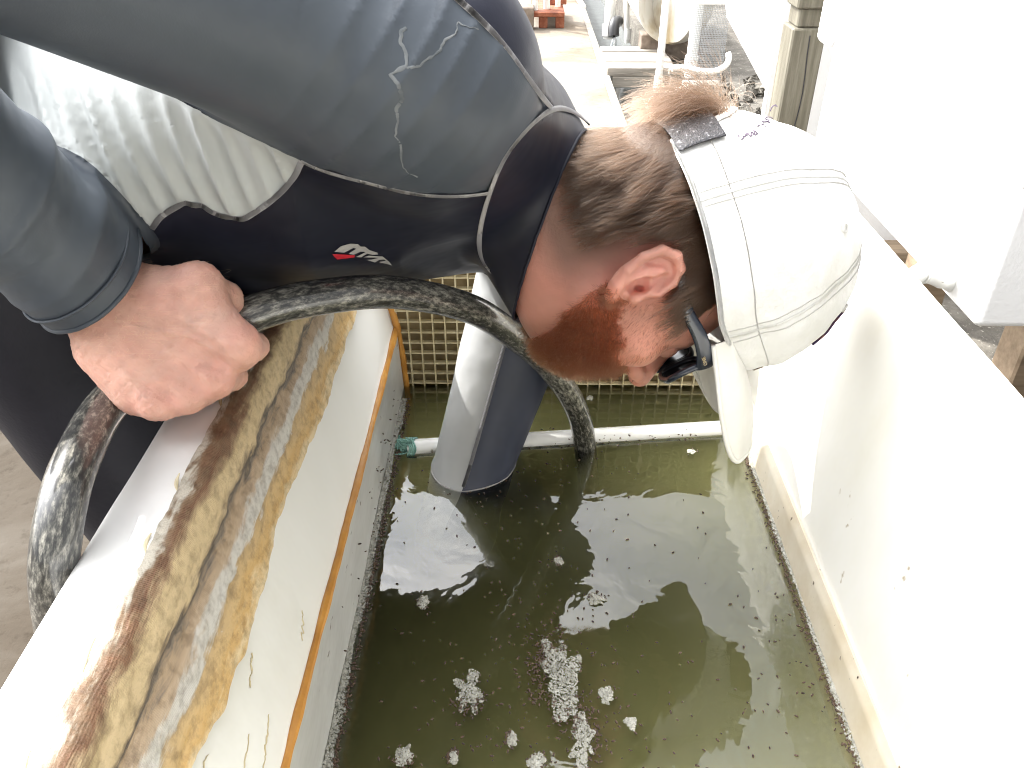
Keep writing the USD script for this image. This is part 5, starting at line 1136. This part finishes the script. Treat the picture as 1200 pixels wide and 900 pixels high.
# brim
nb_, mb = 90, 34
ab = np.linspace(-1.02, 1.02, nb_); jj = np.linspace(0, 1, mb)
base = cap_local(ab, np.full(nb_, 0.02)); Lb = (0.066 + 0.060 * ab ** 2) * np.clip(1 - (np.abs(ab) / 1.02) ** 9, 0, 1) ** 0.45
BP = np.zeros((nb_, mb, 3)); lat = base[:, 2]
for j, s in enumerate(jj):
    p = base.copy(); p[:, 1] += Lb * s; p[:, 2] = lat * (1 - 0.06 * s ** 2)
    p[:, 0] += -0.014 * s - (1.0 + 2.2 * s) * np.where(lat > 0, 1.0, -0.55) * s * lat ** 2 * np.clip(Lb / 0.09, 0, 1.2) + 0.004 * np.sin(np.pi * s); BP[:, j] = p
BP = from_head(BP)
obj('cap_brim', sheet(BP, 0.0032, flip=False), BRIMM, person, smooth=True, label='curved cream-white cap brim with rows of stitching')
edge_ = np.vstack([BP[:, -1]]); obj('brim_edge', tube(resample(edge_, 0.002) - HU * 0.0014, 0.0022, 8), BRIMM, person, smooth=True)
# strap across the opening, with its white turned-out end
STRAPM = pm('black_hook_tape', [(0.35, (0.02, 0.02, 0.024)), (0.60, (0.035, 0.035, 0.042)), (0.74, (0.42, 0.42, 0.45))], scale=330, rough=0.35, spec=0.7, detail=2, bump=0.8, bscale=600)
sa_ = np.linspace(np.pi - 0.62, np.pi + 0.62, 40); sh = np.linspace(0.010, 0.165, 8)
SPt = np.stack([capP(sa_, np.full(40, x), 0.0024) for x in sh], 1); obj('cap_strap', sheet(SPt, 0.0016, flip=False), STRAPM, person, smooth=True, label='glittering black hook strap at the back of the cap')
m_ = 14; fl = []
for i, x in enumerate(np.linspace(0, 1, m_)):
    b0, b1 = capP(np.pi + 0.10 + 0.10 * x, 0.012, 0.004 + 0.020 * x ** 1.5), capP(np.pi + 0.10 + 0.10 * x, 0.165, 0.004 + 0.020 * x ** 1.5); fl.append(np.linspace(b0, b1, 5))
obj('strap_end', sheet(np.array(fl), 0.0015), CAPM, person, smooth=True)
# hair pushed out above the strap
g_ = np.random.default_rng(61); n_ = 2600
a0 = np.pi + g_.uniform(-0.36, 0.36, n_); t0 = g_.uniform(0.13, 0.28, n_); P0 = capP(a0, t0, -0.012)
out_ = nrm(-HF * 0.75 - HU * 0.5 - HR * 0.12); Lh = g_.uniform(0.045, 0.085, n_); fan = g_.normal(0, 0.12, (n_, 3)) + HR * ((np.pi - a0) * 0.35)[:, None]
st_h = [P0 - nrm(-HF) * 0.012]
cl = g_.integers(0, 70, n_); cf = g_.normal(0, 0.20, (70, 3)); cw = g_.normal(0, 1.0, 70); fan = fan * 0.45 + cf[cl]
d = nrm_rows(-HF * 0.90 + HU * 0.10 + fan); p = P0.copy()
for k in range(11):
    d = nrm_rows(d * 0.84 + (-HU * 1.0 + HF * (0.05 + 0.055 * k) + fan * 0.7 + HF * (0.25 * cw[cl] * (k > 6))[:, None]) * 0.17); st_h.append(p.copy()); p = p + d * (Lh / 11)[:, None]
curves('hair_tuft', np.stack(st_h, 1), taper(12, 0.00027), BROWN, person, label='brown hair sticking out above the strap')
# marker writing on the back of the cap
INK = pm('faded_ink', (0.13, 0.10, 0.14), rough=0.9)
import types
CV = np.array(trimesh.Trimesh(*grid_mesh(CP, True), process=False).vertices); CNn = np.array(trimesh.Trimesh(*grid_mesh(CP, True), process=False).vertex_normals)
CNn *= np.sign(((CV - from_head(capo + [0.04, 0, 0])) * CNn).sum(1))[:, None]
on_cap = Onto(CV, CNn)
T_ = lambda pts: [(840 + x / 10, 110 + y / 10) for x, y in pts]
WRITE = [[(700, 150), (665, 140), (635, 170), (625, 205)], [(680, 130), (705, 155)],
         [(650, 292), (625, 276), (585, 278), (560, 292), (570, 305), (600, 300), (610, 318), (570, 330), (525, 330)], [(590, 330), (625, 345)], [(545, 355), (520, 362), (538, 372)], [(500, 368), (470, 384)], [(560, 378), (568, 385)],
         [(425, 430), (455, 448), (478, 468)], [(470, 462), (452, 486), (425, 478), (440, 452)], [(440, 470), (398, 448)], [(398, 462), (412, 488), (388, 500), (366, 470), (362, 462)],
         [(345, 465), (355, 492), (330, 480), (332, 512), (305, 492), (310, 525), (285, 535)], [(262, 505), (244, 486)]]
for w_ in WRITE:
    p, n = on_cap(resample(np.array(T_(w_)), 0.8), 4.0); obj('handwriting', ribbon(p + n * 0.0004, n, 0.0011, 0.0004), INK, person, smooth=60)
# embroidered emblem on the front of the cap
EMB = pm('dark_purple_embroidery', [(0.4, (0.030, 0.012, 0.06)), (0.6, (0.09, 0.03, 0.04)), (0.75, (0.35, 0.16, 0.07))], scale=120, rough=0.7, bump=0.6, bscale=500)
for (a0, a1, t0, t1) in ((-0.30, 0.50, 0.34, 0.60),):
    A, T = np.meshgrid(np.linspace(a0, a1, 30), np.linspace(t0, t1, 10), indexing='ij'); T = T + 0.04 * np.cos(A * 4)
    obj('emblem_band', sheet(capP(A, T, 0.0022), 0.0024, flip=True), EMB, person, smooth=True)
A, T = np.meshgrid(np.linspace(0.16, 0.30, 10), np.linspace(0.055, 0.10, 6), indexing='ij'); obj('cap_label', sheet(capP(A, T, 0.0012), 0.0012, flip=True), pm('dark_tag', [(0.45, (0.05, 0.035, 0.03)), (0.6, (0.35, 0.28, 0.2))], scale=400, rough=0.7), person, smooth=True)

# ================================================================== sunglasses
FRAME = pm('glossy_dark_frame', (0.012, 0.016, 0.026), rough=0.16, spec=0.7)
LENS = mat('dark_lens', {'p': ('principled_bsdf', {'base_color': (0.006, 0.007, 0.010), 'roughness': 0.12, 'specular_ior_level': 0.4})}, [])
GOLD = pm('gold_print', (0.45, 0.34, 0.16), rough=0.4)
HBX = lambda m: (setattr(m, 'vertices', from_head(m.vertices)), m)[1]
for s in (1, -1):
    pts = np.array([(0.030, 0.090, 0.066), (0.032, 0.078, 0.0735), (0.033, 0.055, 0.0765), (0.030, 0.030, 0.0775), (0.034, 0.004, 0.0785), (0.028, -0.018, 0.0790)]) * [1, 1, s]
    q = spline(pts, 60); t, a, bb = frames(q); hw = np.interp(np.linspace(0, 1, 60), [0, 0.15, 0.6, 1], [0.0088, 0.0072, 0.0052, 0.0036])
    nr_ = np.tile([0, 0, s], (60, 1)).astype(float); obj('temple_arm', HBX(ribbon(q, nr_, hw * 2, 0.0021)), FRAME, person, smooth=50)
    cx = 0.034 * s; xs2 = np.linspace(-0.031, 0.031, 24); ys2 = np.linspace(-0.020, 0.019, 12)
    X2, Y2 = np.meshgrid(xs2, ys2, indexing='ij'); rr_ = (np.abs(X2 / 0.031) ** 4 + np.abs(Y2 / 0.020) ** 4) ** 0.25; k_ = 1 / np.maximum(rr_ / np.maximum(np.maximum(np.abs(X2 / 0.031), np.abs(Y2 / 0.020)), 1e-6), 1)
    X2, Y2 = X2 * k_, Y2 * k_; Z2 = 0.105 - 4.4 * (X2 + cx) ** 2
    LP = np.stack([Y2 + 0.022, Z2, X2 + cx], -1); obj('lens', HBX(sheet(LP, 0.002, flip=s > 0)), LENS, person, smooth=True)
    aa = np.linspace(0, 2 * np.pi, 61)[:-1]; ex, ey = np.sign(np.cos(aa)) * np.abs(np.cos(aa)) ** 0.55 * 0.0325, np.sign(np.sin(aa)) * np.abs(np.sin(aa)) ** 0.55 * 0.0212
    rim_ = np.stack([ey + 0.022, 0.1055 - 4.4 * (ex + cx) ** 2, ex + cx], -1); obj('lens_rim', HBX(tube(rim_, 0.0033, 8, closed=True)), FRAME, person, smooth=True)
obj('bridge', HBX(tube(np.array([(0.028, 0.1085, -0.006), (0.030, 0.1125, 0.0), (0.028, 0.1085, 0.006)]), 0.0032, 10)), FRAME, person, smooth=True)
tx = meshkit.text_mesh("ONE", 0.0030, 0.0003); tv = tx.vertices.copy(); tv[:, 0] -= 0.0; 
tx.vertices = from_head(np.stack([0.0350 - tv[:, 1] * 1.0, 0.0845 - tv[:, 0], 0.0765 + 0.10 * tv[:, 0] + tv[:, 2]], -1) - [0.0035, 0, 0.0005]); obj('temple_lettering', tx, GOLD, person)

# ================================================================== hose
hose = thing('water_hose', 'black mottled flexible hose held in the hand, its end in the water', 'hose', tuple(W(300, 366, 0.6)))
HP = [W(697, 640, 1.14), W(691, 580, 1.08), W(686, 528, 1.02), W(682, 500, 0.99), W(664, 458, 0.935), W(634, 420, 0.88), W(597, 390, 0.82), W(556, 364, 0.76), W(500, 348, 0.71), W(440, 342, 0.665), W(385, 347, 0.632), W(330, 357, 0.612), W(285, 372, 0.600),
      W(230, 398, 0.602), W(175, 432, 0.602), W(132, 468, 0.574), W(99, 520, 0.525), W(76, 580, 0.488), W(65, 640, 0.478), W(64, 700, 0.500), W(74, 770, 0.56), W(100, 860, 0.70), W(140, 930, 0.86), np.array([-0.47, 0.10, 0.075]), np.array([-0.60, -0.02, 0.0145]), np.array([-0.85, -0.12, 0.0145]), np.array([-1.2, -0.15, 0.0145])]
HOSEM = mat('mottled_hose', {'a': ('attribute', {'attribute': 'hose_uv'}), 'm': ('mapping', {'scale': (1.0, 1.0, 1.0)}), 'n': ('noise_texture', {'scale': 300.0, 'detail': 6.0, 'roughness': 0.72, 'distortion': 0.0}), 'n2': ('noise_texture', {'scale': 24.0, 'detail': 3.0}),
    'r': ('rgb_ramp', {'ramp': [(0.30, (0.008, 0.008, 0.008)), (0.44, (0.022, 0.022, 0.021)), (0.52, (0.070, 0.069, 0.06)), (0.60, (0.19, 0.18, 0.155)), (0.72, (0.40, 0.39, 0.33))]}), 'ad': ('math', {'math_type': 'multiply_add', 'value2': 0.32}), 'su': ('math', {'math_type': 'subtract', 'value2': 0.16}),
    'p': ('principled_bsdf', {'roughness': 0.32, 'specular_ior_level': 0.5, 'coat_weight': 1.0, 'coat_roughness': 0.10}), 'b': ('bump', {'strength': 0.25, 'distance': 0.0012})},
    [('a.color', 'm.vector'), ('m.vector', 'n.vector'), ('m.vector', 'n2.vector'), ('n2.fac', 'ad.value1'), ('n.fac', 'ad.value3'), ('ad.value', 'su.value1'), ('su.value', 'r.fac'), ('r.color', 'p.base_color'), ('n2.fac', 'b.height'), ('b.normal', 'p.normal'), ('b.normal', 'p.coat_normal')])
hp = spline(HP, 620); hp[:, 2] = np.maximum(hp[:, 2], 0.0140); hs = np.r_[0, np.cumsum(np.linalg.norm(np.diff(hp, axis=0), axis=1))]
hm_ = tube(hp, 0.0137, 28); aa = np.tile(np.arange(28) * 2 * np.pi / 28, 620); ss = np.repeat(hs, 28)
huv = np.vstack([np.stack([ss * 0.40, 0.0137 * np.cos(aa), 0.0137 * np.sin(aa)], -1), [[0, 0, 0], [1, 0, 0]]])
obj('hose_wall', (hm_.vertices, hm_.faces), HOSEM, hose, smooth=True, attrs={'hose_uv': huv})

# ================================================================== foam, scum and drifting specks on the water
FOAM = pm('foam', [(0.3, (0.17, 0.165, 0.135)), (0.5, (0.34, 0.335, 0.29)), (0.7, (0.46, 0.455, 0.41))], scale=160, rough=0.35, spec=0.6)
SPECK = pm('dark_specks', [(0.35, (0.030, 0.018, 0.010)), (0.6, (0.085, 0.05, 0.028)), (0.8, (0.22, 0.16, 0.09))], scale=330, rough=0.6)
BUB = trimesh.creation.icosphere(1, 1.0); HEMI = BUB.copy(); HEMI.vertices[:, 2] = np.maximum(HEMI.vertices[:, 2], -0.25)
def many(base, pts, rad, squash=(1, 1, 1), rot=None):
    v = base.vertices[None] * np.asarray(rad)[:, None, None] * np.asarray(squash)
    if rot is not None:
        c, s = np.cos(rot)[:, None], np.sin(rot)[:, None]; v = np.stack([v[..., 0] * c - v[..., 1] * s, v[..., 0] * s + v[..., 1] * c, v[..., 2]], -1)
    v = v + pts[:, None]; k = len(base.vertices); f = base.faces[None] + (np.arange(len(pts)) * k)[:, None, None]
    return trimesh.Trimesh(v.reshape(-1, 3), f.reshape(-1, 3), process=False)
specks = []
def clump(px, py, w, h, label, dark=0.4, seed=0):
    g = np.random.default_rng(seed + 100); c = onwater(px, py); sx = w / FOC * np.linalg.norm(c - EYE) / 2; sy_ = h / FOC * np.linalg.norm(c - EYE) / 2 * 1.45
    n = int(300 + 1700000 * sx * sy_); q = g.uniform(-1, 1, (n * 3, 2)); ang = np.arctan2(q[:, 1], q[:, 0]); lim = (0.45 if w > 24 else 0.68) + (1.15 if w > 24 else 0.5) * (meshkit.noise(np.stack([np.cos(ang) * 2.3, np.sin(ang) * 2.3, 0 * ang + seed], -1), seed) - 0.35)
    q = q[np.linalg.norm(q, axis=1) < lim][:n]; r = np.linalg.norm(q, axis=1)
    pts = np.stack([c[0] + q[:, 0] * sx, c[1] + q[:, 1] * sy_, ZW + 0.0004 + 0.0022 * np.clip(1 - r, 0, 1)], -1)
    t = thing('foam_patch', label, 'foam', tuple(c))
    obj('bubbles', many(HEMI, pts, g.gamma(1.4, 0.00022, len(pts)) + 0.00030, (1, 1, 0.6)), FOAM, t, smooth=True, kind='stuff')
    nd = int(dark * 120 * max(sx, sy_) / 0.02); a = g.uniform(0, 2 * np.pi) + g.normal(0, 1.1, nd); rr_ = g.normal(0.75, 0.28, nd)
    specks.append(np.stack([c[0] + np.cos(a) * rr_ * sx, c[1] + np.sin(a) * rr_ * sy_, np.full(nd, ZW + 0.0012)], -1))
clump(652, 792, 62, 78, 'largest pale foam patch with dark specks in the middle of the water', 0.9, 1)
clump(550, 810, 36, 40, 'round foam patch left of the largest one', 0.5, 2)
clump(685, 870, 38, 52, 'tall foam patch at the lower edge right of the middle', 0.7, 3)
clump(711, 814, 20, 18, 'small clean round foam patch right of the largest one', 0.05, 4)
clump(739, 848, 15, 14, 'smallest clean foam spot above the head reflection', 0.0, 5)
clump(473, 886, 24, 20, 'foam patch in the lower left corner of the water', 0.5, 6)
clump(496, 706, 16, 15, 'small foam patch below the pale reflection beside the left wall', 0.3, 7)
clump(700, 704, 26, 16, 'foam patch at the edge of the wide pale reflection', 0.3, 8)
clump(628, 893, 24, 16, 'foam patch cut by the bottom edge of the picture', 0.4, 9)
clump(600, 868, 16, 16, 'little foam patch between the two lowest large ones', 0.6, 10)
clump(655, 658, 12, 10, 'tiny foam patch under the hose end', 0.6, 11)
clump(531, 888, 12, 14, 'dark speckled foam spot near the bottom edge', 0.9, 12)
clump(691, 467, 9, 8, 'tiny white foam fleck beside the hose above the pipe', 0.0, 13)
clump(810, 530, 14, 7, 'thin foam fleck beside the cap brim', 0.1, 14)
# scum lines along both walls
def scum(x_of, y0, y1, w, seed, n, label, side):
    g = np.random.default_rng(seed); y = y0 + (y1 - y0) * g.random(n); wd = w * (0.35 + 1.0 * meshkit.fbm(np.stack([y * 14, 0 * y, 0 * y + seed], -1), 3, seed))
    x = x_of + side * wd * g.random(n) ** 1.4
    o = obj('scum_line', many(HEMI, np.stack([x, y, np.full(n, ZW + 0.0003)], -1), g.gamma(1.5, 0.00022, n) + 0.0003, (1, 1, 0.6)), FOAM, None, smooth=True, kind='stuff', label=label, category='foam')
    nd = n // 9; y = y0 + (y1 - y0) * g.random(nd) ** 1.3; specks.append(np.stack([x_of + side * (w * 0.9 + np.abs(g.normal(0, 0.0025, nd))), y, np.full(nd, ZW + 0.001)], -1))
scum(-0.1560, -0.1, 0.90, 0.0085, 71, 11000, 'grey foam line along the left wall of the tank', 1)
scum(0.2797, -0.1, 0.84, 0.0065, 72, 9000, 'grey speckled foam line along the right wall of the tank', -1)
g = np.random.default_rng(5)
for n_, cx_, cy_, sx_, sy2 in ((130, 640, 790, 60, 70), (60, 690, 860, 40, 40), (50, 590, 800, 80, 60), (45, 640, 640, 40, 70), (40, 560, 560, 40, 22), (26, 560, 572, 16, 10), (40, 640, 545, 60, 20), (30, 920, 720, 30, 80), (14, 940, 790, 14, 40)):
    for k in range(n_): specks.append(onwater(g.normal(cx_, sx_), g.normal(cy_, sy2))[None] + [[0, 0, 0.0006]])
for k in range(190): specks.append(onwater(g.uniform(440, 990), 505 + 400 * g.random() ** 0.8)[None] + [[0, 0, 0.0006]])
for k in range(120): specks.append(onwater(g.uniform(570, 815), g.normal(516, 5))[None] * [1, 1, 0] + [[0, 0, ZW + 0.010 * g.random()]])
for k in range(26): specks.append(np.array([[0.2815 + 0.005 * g.random(), 0.05 + 0.55 * g.random(), ZW + 0.02 + 0.02 * g.random()]]))
for k in range(40): z = ZW + 0.055 * g.random(); specks.append(np.array([[np.interp(z, [ZW, 0.592], [-0.1565, -0.1600]) + 0.0028, 0.45 + 0.42 * g.random() ** 0.6, z]]))
S_ = np.vstack(specks); S_ = S_[(S_[:, 0] > -0.164) & (S_[:, 0] < 0.292) & (S_[:, 1] < 0.925)]
BUG = trimesh.creation.icosphere(1, 1.0)
obj('floating_specks', many(BUG, S_, np.random.default_rng(9).uniform(0.0006, 0.0013, len(S_)), (1.6, 0.75, 0.7), np.random.default_rng(10).uniform(0, np.pi, len(S_))), SPECK, None, smooth=True, kind='stuff', label='tiny dark specks drifting on the water and stuck to the pipe', category='debris')
